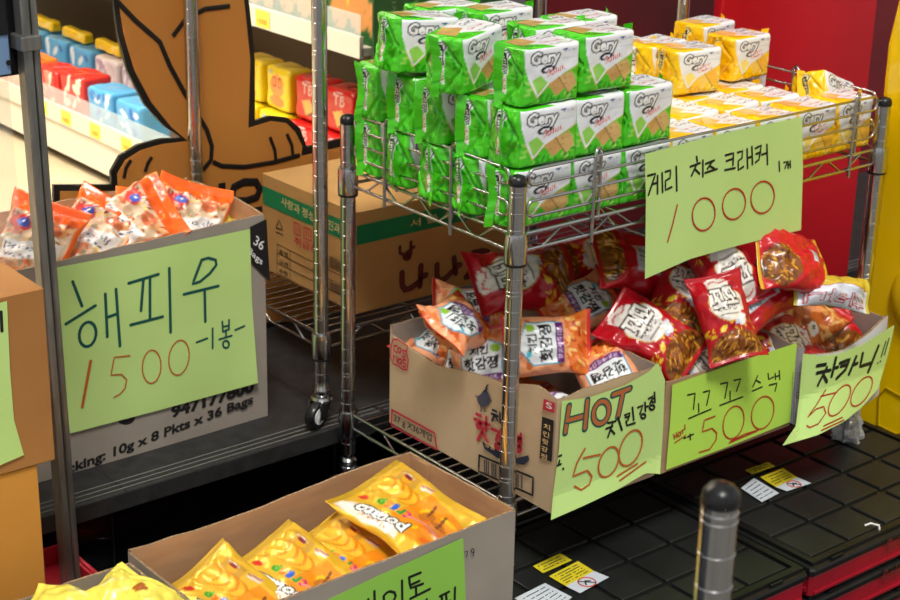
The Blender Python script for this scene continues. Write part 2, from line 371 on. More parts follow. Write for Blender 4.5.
# ================================================================== RACKS
def post(z0, z1, gz, parent, x, y):
    pr = [(.0127, z0)]; k0 = math.ceil((z0+.004-gz)/.0254); z = gz+k0*.0254; k = k0
    while z < z1-.004:
        zs = [z]
        if k % 6 == 0: zs = [z, z+.0062]
        for q in zs:
            if q < z1-.002: pr += [(.0127, q-.0008), (.0132, q-.0004), (.0132, q+.0004), (.0127, q+.0008)]
        k += 1; z = gz+k*.0254
    pr.append((.0127, z1)); b = MB().lathe(pr, (x, y, 0), 28); return autosmooth(b.build('post', m_chrome, parent), 22)
def zigzag(b, p, q, za, zb, pitch, r):
    p, q = Vector(p), Vector(q); L = (q-p).length; n = max(2, int(round(L/pitch))); pts = []
    for i in range(n+1):
        t = i/n; c = p.lerp(q, t); z = za if i % 2 else zb
        w = .16/n
        for s in (-w, w):
            if 0 <= t+s <= 1: d = p.lerp(q, t+s); pts.append((d.x, d.y, z))
    b.tube(pts, r, 6)
def shelf(root, x0, y0, W, D, z, name='shelf'):
    fr = MB(); zt, zb = z+.0415, z+.016
    cs = [(x0, y0), (x0+W, y0), (x0+W, y0+D), (x0, y0+D)]
    for i in range(4):
        a, c = cs[i], cs[(i+1) % 4]; va, vc = Vector((*a, 0)), Vector((*c, 0)); d = (vc-va).normalized()*.018; va += d; vc -= d
        for zz, r in ((zt, .0030), (zb, .0030)): fr.tube([(va.x, va.y, zz), (vc.x, vc.y, zz)], r, 8)
        zigzag(fr, va+d*1.5, vc-d*1.5, zt-.002, zb+.001, .050, .0021)
    o = autosmooth(fr.build('shelf_frame', m_chrome2, root), 60)
    w = MB(); n = int(D/.0235)
    for i in range(1, n): y = y0+D*i/n; w.tube([(x0, y, zt+.0022), (x0+W, y, zt+.0022)], .0016, 6)
    for k in (1, 2, 3): x = x0+W*k/4; w.tube([(x, y0, zt-.0012), (x, y0+D, zt-.0012)], .0022, 6); zigzag(w, (x, y0, 0), (x, y0+D, 0), zt-.003, zb, .05, .002)
    autosmooth(w.build('shelf_wires', m_chrome2, root), 60)
    for (x, y) in cs:
        b = MB().lathe([(.0165, z), (.0172, z+.003), (.0172, z+.036), (.0160, z+.045), (.013, z+.0455)], (x, y, 0), 28); c = autosmooth(b.build('collar', m_chrome, root), 40)
        b = MB().lathe([(.0145, z-.004), (.0168, z-.003), (.0168, z+.001), (.0145, z+.001)], (x, y, 0), 24); b.build('collar_ring', m_cap, c, keep=False).location = (0, 0, 0)
    return o
def cap(x, y, z, parent):
    b = MB().lathe([(.0134, z-.002), (.0136, z+.002), (.013, z+.007), (.0095, z+.0115), (.004, z+.0135), (.0005, z+.014)], (x, y, 0), 24)
    o = autosmooth(b.build('cap', m_cap, parent, keep=False), 60); o.location = (0, 0, 0); return o
def child_fix(o): o.location = (0, 0, 0)
FX, FY, RW, RD = 0., 0., .8400, .4225
fr = thing('wire_rack', 'low chrome wire rack with basket rails, crackers on top and open boxes of chips below', 'shelf rack', (0, 0, -.515))
grz = {(0, 0): onY(513, 294.6, 0)[2], (0, 1): onY(348, 291.6, RD)[2], (1, 0): onY(872, 195.5, 0)[2], (1, 1): .02}
for i in (0, 1):
    for j in (0, 1):
        x, y = FX+RW*i, FY+RD*j
        p = post(-.472, .121, grz[(i, j)], fr, x, y); cap(x, y, .121, p)
        b = MB().lathe([(.004, -.50), (.004, -.470)], (x, y, 0), 12); b.lathe([(.014, -.492), (.0155, -.485), (.012, -.480), (.005, -.478)], (x, y, 0), 20)
        b.lathe([(.0175, -.5146), (.0175, -.500), (.0165, -.496), (.010, -.4925)], (x, y, 0), 24); autosmooth(b.build('foot', m_chrome, fr), 40)
shelf(fr, FX, FY, RW, RD, 0.); shelf(fr, FX, FY, RW, RD, -.4375)
zs = (.138, .114, .090, .066)
def ledge(a, c):
    a, c = Vector((*a, 0)), Vector((*c, 0)); d = (c-a).normalized(); L = (c-a).length; b = MB()
    for z1, z2 in ((zs[0], zs[1]), (zs[2], zs[3])):
        pts = []; r = (z1-z2)/2; zc = (z1+z2)/2
        i0 = .030
        for k in range(9): t = math.pi/2+math.pi*k/8; p = a+d*(i0+math.cos(t)*r*.9); pts.append((p.x, p.y, zc+math.sin(t)*r))
        for k in range(9): t = -math.pi/2+math.pi*k/8; p = a+d*(L-i0+math.cos(t)*r*.9); pts.append((p.x, p.y, zc+math.sin(t)*r))
        b.tube(pts, .0024, 8, closed=True)
    return autosmooth(b.build('basket_rail', m_chrome2, fr), 60)
ledge((0, 0), (RW, 0)); ledge((0, 0), (0, RD)); ledge((0, RD), (RW, RD)); ledge((RW, 0), (RW, RD))
def hook(p, d, out):
    p, d, out = Vector(p), Vector(d), Vector(out); b = MB(); r = .010; pts = []
    e = out*.0045
    pts.append(p-d*r+e+Vector((0, 0, .004))); pts.append(p-d*r+e+Vector((0, 0, .138)))
    for k in range(1, 8): t = math.pi*k/8; pts.append(p+d*(-math.cos(t)*r)+e*math.cos(t)+Vector((0, 0, .140+math.sin(t)*r)))
    pts.append(p+d*r-e+Vector((0, 0, .138))); pts.append(p+d*r-e+Vector((0, 0, .034)))
    b.tube(pts, .0028, 8); autosmooth(b.build('rail_hook', m_chrome2, fr), 60)
for px in (598, 851): hook((onY(px, 165, 0)[0], 0, 0), (1, 0, 0), (0, -1, 0))
for px, py in ((458, 160), (391, 118)): hook((0, onX(px, py, 0)[1], 0), (0, -1, 0), (-1, 0, 0))
hook((.25, RD, 0), (1, 0, 0), (0, 1, 0)); hook((RW, .2, 0), (0, -1, 0), (1, 0, 0)); hook((.62, RD, 0), (1, 0, 0), (0, 1, 0))
# rear rack on castors
QX, QY, QW, QD = -.024, .468, .84, .405
rr = thing('wire_rack', 'tall chrome wire rack on castors on the dark step, holding the green striped carton', 'shelf rack', (QX, QY, STEPZ))
for i in (0, 1):
    for j in (0, 1):
        x, y = QX+QW*i, QY+QD*j
        gz = onY(319, 145.3, QY)[2] if not j else onY(192, 133, QY+QD)[2]
        p = post(-.345, 1.25, gz-.0254*0, rr, x, y); cap(x, y, 1.25, p)
shelf(rr, QX, QY, QW, QD, -.302)
def caster(x, y, ang):
    r = .0245; b = MB(); b.lathe([(.0125, -.372), (.0145, -.368), (.0145, -.360), (.0128, -.357), (.0125, -.338)], (x, y, 0), 24)
    d = Vector((math.cos(ang), math.sin(ang), 0)); n = Vector((-d.y, d.x, 0)); c = Vector((x, y, 0))+d*.018; zc = STEPZ+r
    b.lathe([(.019, -.382), (.020, -.378), (.018, -.374), (.010, -.372)], (x, y, 0), 24)
    for s in (-1, 1):
        o = n*(s*.0125); t = n*.0012; P = [Vector((x, y, 0))-d*.016, Vector((x, y, 0))+d*.020, c+d*.007, c-d*.007]
        Z = [-.380, -.380, zc-.006, zc-.006]; vs = [p+o-t+Vector((0, 0, z)) for p, z in zip(P, Z)]+[p+o+t+Vector((0, 0, z)) for p, z in zip(P, Z)]
        b.add(vs, [(0, 1, 2, 3), (7, 6, 5, 4), (0, 4, 5, 1), (1, 5, 6, 2), (2, 6, 7, 3), (3, 7, 4, 0)])
    f = autosmooth(b.build('castor_fork', m_chrome, rr), 40)
    def wheel(prof, m, nm):
        q = MB(); q.lathe([(a, z) for a, z in prof], (0, 0, 0), 28); R = Matrix((( d.x, 0, n.x), (d.y, 0, n.y), (0, 1, 0))).to_3x3()
        q.v = [tuple(Matrix(((d.x, 0, n.x), (d.y, 0, n.y), (0, 1, 0)))@Vector(v)+Vector((c.x, c.y, zc))) for v in q.v]; return q
    w = autosmooth(wheel([(.014, -.0085), (.0215, -.009), (r, -.005), (r, .005), (.0215, .009), (.014, .0085)], None, '').build('castor_wheel', m_cap, rr), 40)
    autosmooth(wheel([(.001, -.0115), (.005, -.0115), (.006, -.0095), (.0145, -.0095), (.015, 0), (.0145, .0095), (.006, .0095), (.005, .0115), (.001, .0115)], None, '').build('wheel_hub', m_white, w, keep=False), 40)
for i in (0, 1):
    for j in (0, 1): caster(QX+QW*i, QY+QD*j, math.radians(200 if (i, j) == (0, 0) else 150+60*i))
# foreground post of another rack
P = CAM+ray(722, 484)*1.150; t = thing('rack_post', 'single short chrome rack post with domed black cap standing in the foreground', 'post', (P[0], P[1], GZ))
p = post(GZ+.012, P[2]-.013, onY(719, 519, P[1])[2], t, P[0], P[1]); cap(P[0], P[1], P[2]-.013, p)
MB().lathe([(.02, GZ), (.02, GZ+.01), (.013, GZ+.014)], (P[0], P[1], 0), 24).build('foot', m_cap, t)
# ================================================================== CRATES
CX, CY, CW, CD = .4065, -.284, .530, .389
def lid(b, x, y, z, w, d): pass
def crate_mesh():
    w, d = CW-.004, CD-.004; b = MB(); b.bbox((0, 0, .040), (w, d, .0555), .006)
    b.box((.008, .008, .0555), (w-.008, .020, .062)); b.box((.008, d-.020, .0555), (w-.008, d-.008, .062)); b.box((.008, .02, .0555), (.020, d-.02, .062)); b.box((w-.020, .02, .0555), (w-.008, d-.02, .062))
    c = MB(); nx, ny = 5, 4; gx = (w-.044)/nx; gy = (d-.044)/ny
    for i in range(nx):
        for j in range(ny): x, y = .022+gx*i, .022+gy*j; c.bbox((x+.0045, y+.0045, .050), (x+gx-.0045, y+gy-.0045, .0600), .0018)
    for x, y in ((.05, .002), (w-.09, .002), (.24, .002)): b.box((x, y, .0556), (x+.028, y+.004, .0600))
    r = MB(); r.bbox((.004, .004, .001), (w-.004, d-.004, .040), .005); r.box((-.0, .012, .010), (.004, d-.012, .016)); r.box((.012, .0, .006), (w-.012, .004, .010))
    return r, b, c
r_, b_, c_ = crate_mesh()
def mk(b, n, m):
    me = bpy.data.meshes.new(n); me.from_pydata([tuple(v) for v in b.v], [], b.f); me.materials.append(m); me.update(); return me
me_r, me_b, me_c = mk(r_, 'crate_body', m_red), mk(b_, 'crate_lid', m_blackpl), mk(c_, 'lid_panels', m_lidcell)
crates = {}
wh = {0: 'stack beneath the gold snack box', 1: 'stack left of the seam', 2: 'stack beside the yellow machine'}
lv = ['topmost', 'second', 'third', 'lowest']
for ci, x in enumerate((CX-2*(CW+.003), CX-CW-.003, CX)):
    for k in range(4):
        z = -.515-.062*(k+1)
        t = thing('folded_crate', 'red crate with black gridded lid, %s of the %s' % (lv[k], wh[ci]), 'crate', (x, CY, z), 'folded red crates stacked under the boxes')
        for me in (me_r, me_b):
            o = bpy.data.objects.new(me.name, me); C.objects.link(o); o.parent = t
            if me is me_b and k == 0: q = bpy.data.objects.new('lid_panels', me_c); C.objects.link(q); q.parent = o
        crates[ci, k] = t
x0_pl = onY(712, 20, .436)[0]-.004
# dark platform behind the crates carrying the rack's rear feet
b = MB(); b.bbox((-.035, CY+CD+.004, GZ), (x0_pl, .44, -.5155), .006); b.build('black_platform', m_blackpl); o = bpy.data.objects['black_platform']
tag(o, 'low black platform under the rear feet of the basket rack, against the step', 'platform')
# stickers on the lids
def flatquad(name, m, px, z, parent=None, keep=True):
    P = [onZ(x, y, z) for x, y in px]; n = len(P); vs = [tuple(p) for p in P]+[(p[0], p[1], p[2]-.0006) for p in P]
    return meshobj(name, vs, [tuple(range(n)), tuple(range(2*n-1, n-1, -1))]+[(i, i+n, (i+1) % n+n, (i+1) % n) for i in range(n)], m, parent, keep=keep)
LZ = -.5142+.0012
m_lblw = mat('label_white', (196, 204, 214), .5); m_lbly = mat('label_yellow', (214, 198, 40), .5)
def line_on(name, m, segs, z, w, parent):
    b = MB()
    for s in segs: P = [onZ(x, y, z) for x, y in s]; b.tube(P, w, 4)
    return b.build(name, m, parent)
def sticker(nm, m, quad, parent, txt, z=LZ):
    o = flatquad(nm, m, quad, z, parent); a, b_, c, d = [Vector(onZ(x, y, z+.0004)) for x, y in quad[:4]]; q = MB()
    for k in range(1, txt+1):
        t = k/(txt+1); p0 = a.lerp(d, t).lerp(b_.lerp(c, t), .1); p1 = a.lerp(d, t).lerp(b_.lerp(c, t), .88); n = 14; R = random.Random(k)
        for i in range(n):
            if R.random() < .8: u = p0.lerp(p1, i/n); v = p0.lerp(p1, (i+.7)/n); q.tube([u, v], .0009, 4)
    w = q.build('sticker_text', m_prblack, o, keep=False); w.location = (0, 0, 0); return o
def ring(parent, quad_c, rx, z=LZ+.0005):
    q = MB(); c = Vector(onZ(*quad_c, z)); q.tube([c+Vector((math.cos(t)*rx, math.sin(t)*rx, 0)) for t in np.linspace(0, 2*math.pi, 25)[:-1]], .0011, 4, closed=True)
    w = q.build('prohibition_ring', m_inkred, parent, keep=False); w.location = (0, 0, 0)
    q = MB().tube([c+Vector((-.7*rx, .7*rx, 0)), c+Vector((.7*rx, -.7*rx, 0))], .001, 4); q.tube([c+Vector((-.5*rx, -.4*rx, 0)), c+Vector((0, .3*rx, 0)), c+Vector((.5*rx, -.1*rx, 0))], .0013, 4)
    w = q.build('pictogram', m_prblack, parent, keep=False); w.location = (0, 0, 0)
L0, L1 = crates[1, 0], crates[2, 0]
sticker('warning_sticker', m_lbly, [(533, 566), (560, 553), (572, 560), (543, 573)], L0, 3)
o = sticker('warning_sticker', m_lbly, [(549, 576), (578, 561), (594, 571), (566, 586)], L0, 5)
w = flatquad('warning_sticker', m_lblw, [(566, 586), (594, 571), (609, 577), (580, 593)], LZ, L0); ring(w, (587, 582), .014)
sticker('paper_sticker', m_lblw, [(515, 598), (545, 583), (572, 597), (555, 612), (530, 612)], L0, 6)
sticker('warning_sticker', m_lbly, [(745, 470), (768, 462), (775, 466), (752, 474)], L1, 2)
sticker('warning_sticker', m_lbly, [(760, 477), (783, 468), (797, 477), (776, 487)], L1, 4)
w = flatquad('warning_sticker', m_lblw, [(776, 487), (797, 477), (811, 483), (787, 491)], LZ, L1); ring(w, (794, 484), .012)
sticker('paper_sticker', m_lblw, [(741, 488), (754, 478), (779, 493), (762, 502)], L1, 5)
b = MB(); p = Vector(onZ(872, 527, -.514)); b.tube([p+Vector((-.012, .006, .004)), p+Vector((-.004, .0, .008)), p+Vector((.004, -.010, .006)), p+Vector((.005, -.0135, -.008)), p+Vector((.004, -.0135, -.022))], .0022, 6)
tag(autosmooth(b.build('cable_tie', m_white), 60), 'short white cable tie looped on the edge of the right crate lid', 'cable tie')
# faded script on the crate fronts
def text_on(name, s, O, U, V, w, h, m, parent, off=.0006, keep=True, shear=0, mirror=False):
    v, t, _ = glyphs(s); O, U, V = Vector(O), Vector(U).normalized(), Vector(V).normalized(); N = U.cross(V).normalized()
    vs = [O+U*((1-a if mirror else a)*w+b_*h*shear)+V*(b_*h)+N*off for a, b_ in v]
    return meshobj(name, vs, t, m, parent, keep=keep)
for k, (px, py) in enumerate(((884, 552), (880, 583))):
    P = onY(px, py, CY-.001); text_on('script_mark', 'Role', P, (1, 0, 0), (0, 0, 1), .052, .022, m_prmaroon, crates[2, k], shear=.3, off=.0012)
# clear plastic bag wrapped round the right foot
Vv = []; Ff = []; nu, nv = 26, 14
for j in range(nv):
    for i in range(nu):
        t = 2*math.pi*i/nu; h = j/(nv-1); a = noise.noise(Vector((math.cos(t)*2.2, math.sin(t)*2.2, h*4))); r = (.030+.014*a)*(1-.45*h)+.003*math.sin(t*9)
        Vv.append((RW+r*math.cos(t), r*math.sin(t), -.5145+h*.062+.006*a*h))
for j in range(nv-1):
    for i in range(nu): k = (i+1) % nu; Ff.append((j*nu+i, j*nu+k, (j+1)*nu+k, (j+1)*nu+i))
m_wrap = mat('crinkled_clear_bag', (220, 226, 232), .12, alpha=.45, spec=1.)
tag(meshobj('plastic_wrap', Vv, Ff, m_wrap, smooth=False), 'crumpled clear plastic wrapped round the right front foot of the rack', 'plastic wrap')
# ================================================================== YELLOW MACHINE
ym = thing('yellow_machine', 'glossy yellow plastic machine cabinet at the right edge of the picture', 'machine', (.935, .0, GZ))
prof = []; 
YB = .062
for z, y in ((GZ, YB), (-.30, YB+.002), (-.06, YB), (-.02, YB-.006), (.0, YB+.012), (.10, .079), (.20, .081), (.30, .066), (.42, .03), (.55, -.06)): prof.append((y, z))
n = len(prof); vs = [(.935, y, z) for y, z in prof]+[(.935, -.55, z) for y, z in prof]; vs += [(1.45, y, z) for y, z in prof]+[(1.45, -.55, z) for y, z in prof]; fs = []
for i in range(n-1): fs += [(i, i+1, n+i+1, n+i), (2*n+i, 3*n+i, 3*n+i+1, 2*n+i+1), (i, 2*n+i, 2*n+i+1, i+1), (n+i, n+i+1, 3*n+i+1, 3*n+i)]
fs += [(n-1, 3*n-1, 4*n-1, 2*n-1), (0, n, 3*n, 2*n)]
o = meshobj('cabinet', vs, fs, m_yellow, ym); bm_ = o.modifiers.new('bev', 'BEVEL'); bm_.width = .012; bm_.segments = 3; bm_.limit_method = 'ANGLE'
q = MB(); c = onX(915, 300, .935)
import itertools
R = []; 
for k in range(9): t = math.pi/2*k/8; R.append((.052*math.cos(t), -.018*math.sin(t)))
q.lathe([(a, z) for a, z in R], (0, 0, 0), 32, 'x'); q.v = [(v[0]+.934, c[1]+v[1], c[2]+v[2]*1.25) for v in q.v]
autosmooth(q.build('moulded_dome', m_yellow, ym), 60)
q = MB(); P = [onX(x, y, .9335) for x, y in ((878, 425), (879, 396), (886, 388), (900, 396), (912, 403), (912, 432), (896, 434))]; q.tube(P, .0016, 6, closed=True); q.build('hatch_outline', m_yellow2, ym)
# ================================================================== SHOP INTERIOR
GXF = .42
gd = thing('store_shelving', 'long cream shop gondola with price rails running back behind the window', 'shelving', (GXF, 1.0, SFZ))
zr1 = onX(372, 40, GXF)[2]; zr0 = onX(372, 62, GXF)[2]; ylo = onX(378, 50, GXF)[1]; ylo = max(ylo, GLY+.04)
zl1 = onX(100, 123, GXF)[2]; zl0 = zl1-.048
def rail(z0, z1, nm):
    b = MB(); b.box((GXF-.006, ylo, z0), (GXF+.004, 4.6, z1)); o = b.build(nm, m_shelf, gd)
    b = MB(); b.box((GXF-.004, ylo, z1), (GXF-.002, 4.6, z1+.045)); b.build('clear_lip', m_clear, o, keep=False).location = (0, 0, 0); return o
r1 = rail(zr0, zr1, 'price_rail'); r2 = rail(zl0, zl1, 'price_rail')
for z in (zr0, zl0, .42):
    MB().box((GXF, ylo, z+.004), (GXF+.42, 4.6, z+.020)).build('shelf_board', m_shelf, gd)
rail(.42, .468, 'price_rail')
MB().box((GXF+.42, ylo, SFZ), (GXF+.45, 4.6, 1.3)).build('back_panel', m_shelfdark, gd)
MB().box((GXF+.0, ylo, SFZ+.03), (GXF+.02, 4.6, zl0)).build('kick_panel', m_shelf, gd)
for px, py, z0_, z1_, rp in ((263, 36, 0, 0, r1), (203, 0, 0, 0, r1), (66, 117, 0, 0, r2), (95, 130, 0, 0, r2), (126, 137, 0, 0, r2), (42, 106, 0, 0, r2), (100, 5, 0, 0, r1), (80, 3, 0, 0, r1)):
    p = onX(px, py, GXF-.0065); zc = (zr0+zr1)/2 if rp is r1 else (zl0+zl1)/2
    o = MB().box((GXF-.0075, p[1]-.027, zc-.018), (GXF-.0062, p[1]+.027, zc+.018)).build('price_tag', m_tagy, rp, keep=False); o.location = (0, 0, 0)
    text_on('tag_text', '1000', (GXF-.0076, p[1]+.02, zc-.012), (0, -1, 0), (0, 0, 1), .038, .012, m_inkred, None, off=.0003).parent = rp
# goods on the gondola
def carded(name, art, W, D, H, P, label, cat, group, rz=0, soft=.012, m=None):
    """soft sided pack with print on the face towards -x"""
    key = name+str(id(art))+str((W, D, H))
    if key not in _cm:
        V = []; K = []; Fc = []; off = 0
        nu, nv = 26, 26; u, v = np.meshgrid(np.linspace(0, 1, nu), np.linspace(0, 1, nv)); u, v = u.ravel(), v.ravel()
        for fi in range(5):
            a, b_ = (u-.5), v
            if fi == 0: Pt = np.stack([0*a-D/2, -a*W, b_*H], 1)
            if fi == 1: Pt = np.stack([0*a+D/2, a*W, b_*H], 1)
            if fi == 2: Pt = np.stack([a*D, 0*a-W/2, b_*H], 1)
            if fi == 3: Pt = np.stack([-a*D, 0*a+W/2, b_*H], 1)
            if fi == 4: Pt = np.stack([(b_-.5)*D, -a*W, 0*a+H], 1)
            kk = art.sample(u, v) if fi < 2 else art.sample(.04+.05*u, .05+.9*v)
            V.append(Pt); K.append(kk); Fc += gridfaces(nu, nv, off); off += nu*nv
        Pt = np.concatenate(V); c = np.array([0, 0, H/2]); hs = np.array([D, W, H])/2; Q = Pt-c; r = min(soft, hs.min()*.6)
        inn = np.clip(Q, -(hs-r), hs-r); d = Q-inn; d = d/(np.linalg.norm(d, axis=1, keepdims=True)+1e-9); Q2 = inn+d*r; Q2 += d*(nz3(Q, 30, 5)*soft*.25)[:, None]
        me = bpy.data.meshes.new(name); me.from_pydata((Q2+c).tolist(), [], Fc); me.materials.append(m or m_film)
        at = me.color_attributes.new('Col', 'FLOAT_COLOR', 'POINT'); cc = np.ones((len(Pt), 4), np.float32); cc[:, :3] = np.concatenate(K); at.data.foreach_set('color', cc.ravel())
        me.polygons.foreach_set('use_smooth', [True]*len(me.polygons)); _cm[key] = me
    o = bpy.data.objects.new(name, _cm[key]); C.objects.link(o); o.location = P; o.rotation_euler = (0, 0, rz); return tag(o, label, cat, group)
_cm = {}
A_y = Art(100, 90, (246, 214, 30)); A_y.ell(50, 52, 30, 24, (240, 150, 60)).text('ㅁㅁ', 32, 50, 36, 20, (190, 40, 30)).ell(50, 20, 30, 12, (214, 140, 60)).ell(22, 78, 8, 6, (180, 180, 160))
A_r = Art(100, 90, (214, 26, 26)); A_r.text('TB', 30, 56, 40, 22, (240, 200, 190)).poly([(28, 40), (60, 48), (82, 26), (48, 10)], (230, 180, 90)).line([(48, 12), (82, 26)], 4, (90, 40, 24)).line([(30, 80), (60, 84)], 3, (250, 220, 220))
R = random.Random(3)
g1 = 'yellow and red snack packs on the lower gondola shelf'
names = {0: ('yellow_snack_pack', A_y, 'yellow snack pack with orange print'), 1: ('red_snack_pack', A_r, 'red snack pack with wafer picture')}
rows = [(255, 160, 0), (283, 168, 0), (300, 130, 1), (342, 165, 1)]
zsh = zl0+.020
yc = [1.52, 1.40, 1.28, 1.16, 1.04]
for i, y in enumerate(yc):
    for k in range(3):
        ty = 0 if i < 2 or (i == 2 and k == 0 and False) else 1
        nm, ar, lb = names[ty]
        side = ['farthest from the glass', 'second from the far end', 'in the middle of the row', 'second from the glass', 'nearest the glass'][i]; up = ['bottom layer', 'middle layer', 'top layer'][k]
        carded(nm, ar, .108, .07, .098, (GXF+.075+.02*k, y, zsh+.001+k*.1), '%s in the %s, %s' % (lb, up, side), 'snack pack', g1, R.uniform(-.08, .08))
# biscuit boxes on the upper shelf
def biscuit(bg, txtc, disc):
    a = Art(180, 150, bg); a.ell(92, 100, 52, 52, disc); a.text('Sweet', 66, 104, 56, 16, (60, 110, 40)); a.text('Time', 72, 84, 42, 15, (60, 110, 40))
    for cx, cy, r in ((44, 44, 30), (108, 50, 34), (160, 40, 26)): a.ell(cx, cy, r, r, (206, 140, 76)); a.fleck((cx-r*.7, cy-r*.7, cx+r*.7, cy+r*.7), 20, [(170, 104, 50), (120, 70, 34)], 2.6, 3)
    return a
for i, (y, bg, dc, nm) in enumerate(((1.03, (30, 96, 44), (236, 214, 60), 'green'), (1.225, (206, 40, 44), (240, 236, 220), 'red'), (1.42, (222, 70, 50), (250, 240, 200), 'orange red'), (1.62, (120, 60, 40), (236, 214, 160), 'brown'))):
    carded('biscuit_box', biscuit(bg, None, dc), .185, .06, .21, (GXF+.055, y, zr0+.0205), '%s biscuit box with round cookie pictures on the upper shop shelf' % nm, 'biscuit box', None, 0, .003, m_plain)
# far goods, out of focus
def plain_art(c1, c2, seed):
    a = Art(100, 80, c1); a.fleck((10, 10, 90, 70), 9, c2, 20, seed); return a
far = []
R = random.Random(11)
fcol = [((90, 170, 220), [(220, 235, 245), (40, 110, 190)], 'pale blue'), ((214, 50, 44), [(240, 130, 110), (250, 220, 200)], 'red'), ((236, 130, 50), [(250, 190, 90), (200, 80, 40)], 'orange'), ((226, 214, 216), [(190, 170, 190), (250, 245, 245)], 'white'), ((150, 84, 70), [(214, 150, 130), (90, 50, 50)], 'brown')]
y = 1.86
zz = zl0+.0205
for i in range(9):
    c1, c2, nm = fcol[[0, 0, 1, 1, 2, 2, 3, 3, 4][i]]
    W_ = .13; y += .155
    pos = ['nearest', 'second'][i % 2] if i < 8 else 'last'
    carded('shelf_pack', plain_art(c1, c2, i), W_, .09, .085+.03*R.random(), (GXF+.07, y, zz), '%s pack on the lower gondola shelf, front row, %s of its colour' % (nm, pos), 'snack pack', 'blurred packs far along the lower gondola shelf')
    carded('shelf_pack', plain_art(*fcol[(i+2) % 5][:2], i+20), W_, .09, .13, (GXF+.20, y+.05, zz), '%s pack, lower gondola shelf, second row, %s from the glass' % (fcol[(i+2) % 5][2], ['first', 'second', 'third', 'fourth', 'fifth', 'sixth', 'seventh', 'eighth', 'ninth'][i]), 'snack pack', 'blurred packs far along the lower gondola shelf')
A_st = Art(100, 30, (244, 206, 30)); A_st.fleck((5, 5, 95, 25), 4, [(120, 90, 40), (250, 230, 120)], 12, 2)
for i in range(5):
    carded('yellow_stick_box', A_st, .14, .035, .032, (GXF+.20, 2.02+i*.20, zz+.132), 'yellow stick shaped snack box lying on the second row, %s from the glass' % ['first', 'second', 'third', 'fourth', 'fifth'][i], 'snack box', 'yellow boxes on the lower gondola shelf')
for i in range(7):
    c1, c2, nm = [((50, 90, 50), [(30, 60, 40), (150, 120, 80)], 'dark green'), ((90, 100, 60), [(200, 150, 140), (40, 70, 50)], 'olive'), ((40, 70, 60), [(60, 110, 200), (150, 110, 70)], 'deep teal')][i % 3]
    carded('shelf_pack', plain_art(c1, c2, i+40), .17, .08, .20, (GXF+.16, 1.86+i*.2, zr0+.0205), '%s pack on the upper gondola shelf, %s from the biscuit boxes' % (nm, ['first', 'second', 'third', 'fourth', 'fifth', 'sixth', 'seventh'][i]), 'snack pack', 'dark packs on the upper gondola shelf')
# green poster on the glass, right of the gondola
gy = GLY-.012; xa = onY(374, 20, gy)[0]; xb = onY(504, 5, gy)[0]
gp = thing('green_poster', 'tall dark green poster with columns of pale lettering behind the crackers', 'poster', (xa, gy, -.2))
MB().box((xa, gy, -.2), (xb, gy+.006, .9)).build('sheet', m_dkgreen, gp)
m_paleink = mat('pale_lettering', (110, 140, 106), .6)
for i in range(11):
    x = xa+.03+i*(xb-xa-.06)/10
    for k in range(3):
        v, t_, asp = glyphs('바른먹거리가게'[i % 4:]+'과자'); h = .012
        o = text_on('pale_lettering', '바른먹거리가게'[i % 4:]+'과자', (x+h, gy-.0007, .30-.24*k), (0, 0, -1), (1, 0, 0), .17, h, m_paleink, gp, off=.0002)
# window mullion between poster and crimson wall
struct(MB().box((xb+.002, GLY-.02, STEPZ), (.80, GLY+.03, 2.3)).build('trim_2', mat('grey_mullion', (120, 104, 124), .35)))
# brown cut-out board in the window, plain stand-in figure
by = GLY-.016
def by_pt(px, py): q = onY(px, py, by); return (q[0], q[2])
def slab(name, pts, m, parent, y, th, sx=0):
    from mathutils.geometry import tessellate_polygon
    P = [by_pt(*p) for p in pts]; n = len(P); tri = tessellate_polygon([[Vector((p[0], p[1], 0)) for p in P]])
    vs = [(p[0], y, p[1]) for p in P]+[(p[0], y+th, p[1]) for p in P]
    return meshobj(name, vs, [tuple(t_) for t_ in tri]+[tuple(i+n for i in t_[::-1]) for t_ in tri]+[(i, (i+1) % n, n+(i+1) % n, n+i) for i in range(n)], m, parent)
bb = thing('cutout_board', 'big brown cut-out board with thick black outlines behind the chrome posts', 'board', (.0, by, -.2))
outl = [(112, -40), (114, 5), (118, 35), (128, 72), (145, 105), (165, 127), (182, 138), (160, 139), (138, 145), (120, 156), (111, 172), (112, 185), (54, 185), (54, 330), (425, 330), (425, 122), (345, 138), (307, 147), (300, 128), (288, 118), (270, 116), (255, 121), (255, 60), (250, 10), (244, -40)]
slab('board', outl, m_boardblack, bb, by, .008)
inn = [(118, -40), (119, 5), (123, 33), (134, 70), (151, 102), (172, 128), (188, 141), (162, 144), (141, 150), (125, 160), (117, 174), (118, 191), (60, 191), (60, 322), (418, 322), (418, 131), (345, 146), (301, 156), (302, 146), (295, 132), (286, 123), (271, 121), (248, 128), (250, 60), (245, 12), (239, -40)]
slab('brown_face', inn, m_brownboard, bb, by-.0012, .0012)
def strokes_y(name, segs, y, m, parent, w=.004, th=.0008):
    b = MB()
    for s in segs: b.tube([(lambda q: (q[0], y, q[2]))(onY(px, py, y)) for px, py in s], w, 8)
    b.v = [(v[0], y+(v[1]-y)*.15, v[2]) for v in b.v]; return b.build(name, m, parent)
strokes_y('black_outline', [[(118, 2), (135, 20), (160, 42), (170, 66), (183, 90), (196, 112), (207, 130), (212, 146), (211, 160), (203, 170)], [(213, 162), (222, 166), (245, 167), (275, 162), (300, 155)], [(173, 36), (185, 20), (205, 9), (230, 6)]], by-.0025, m_boardblack, bb, .0045)
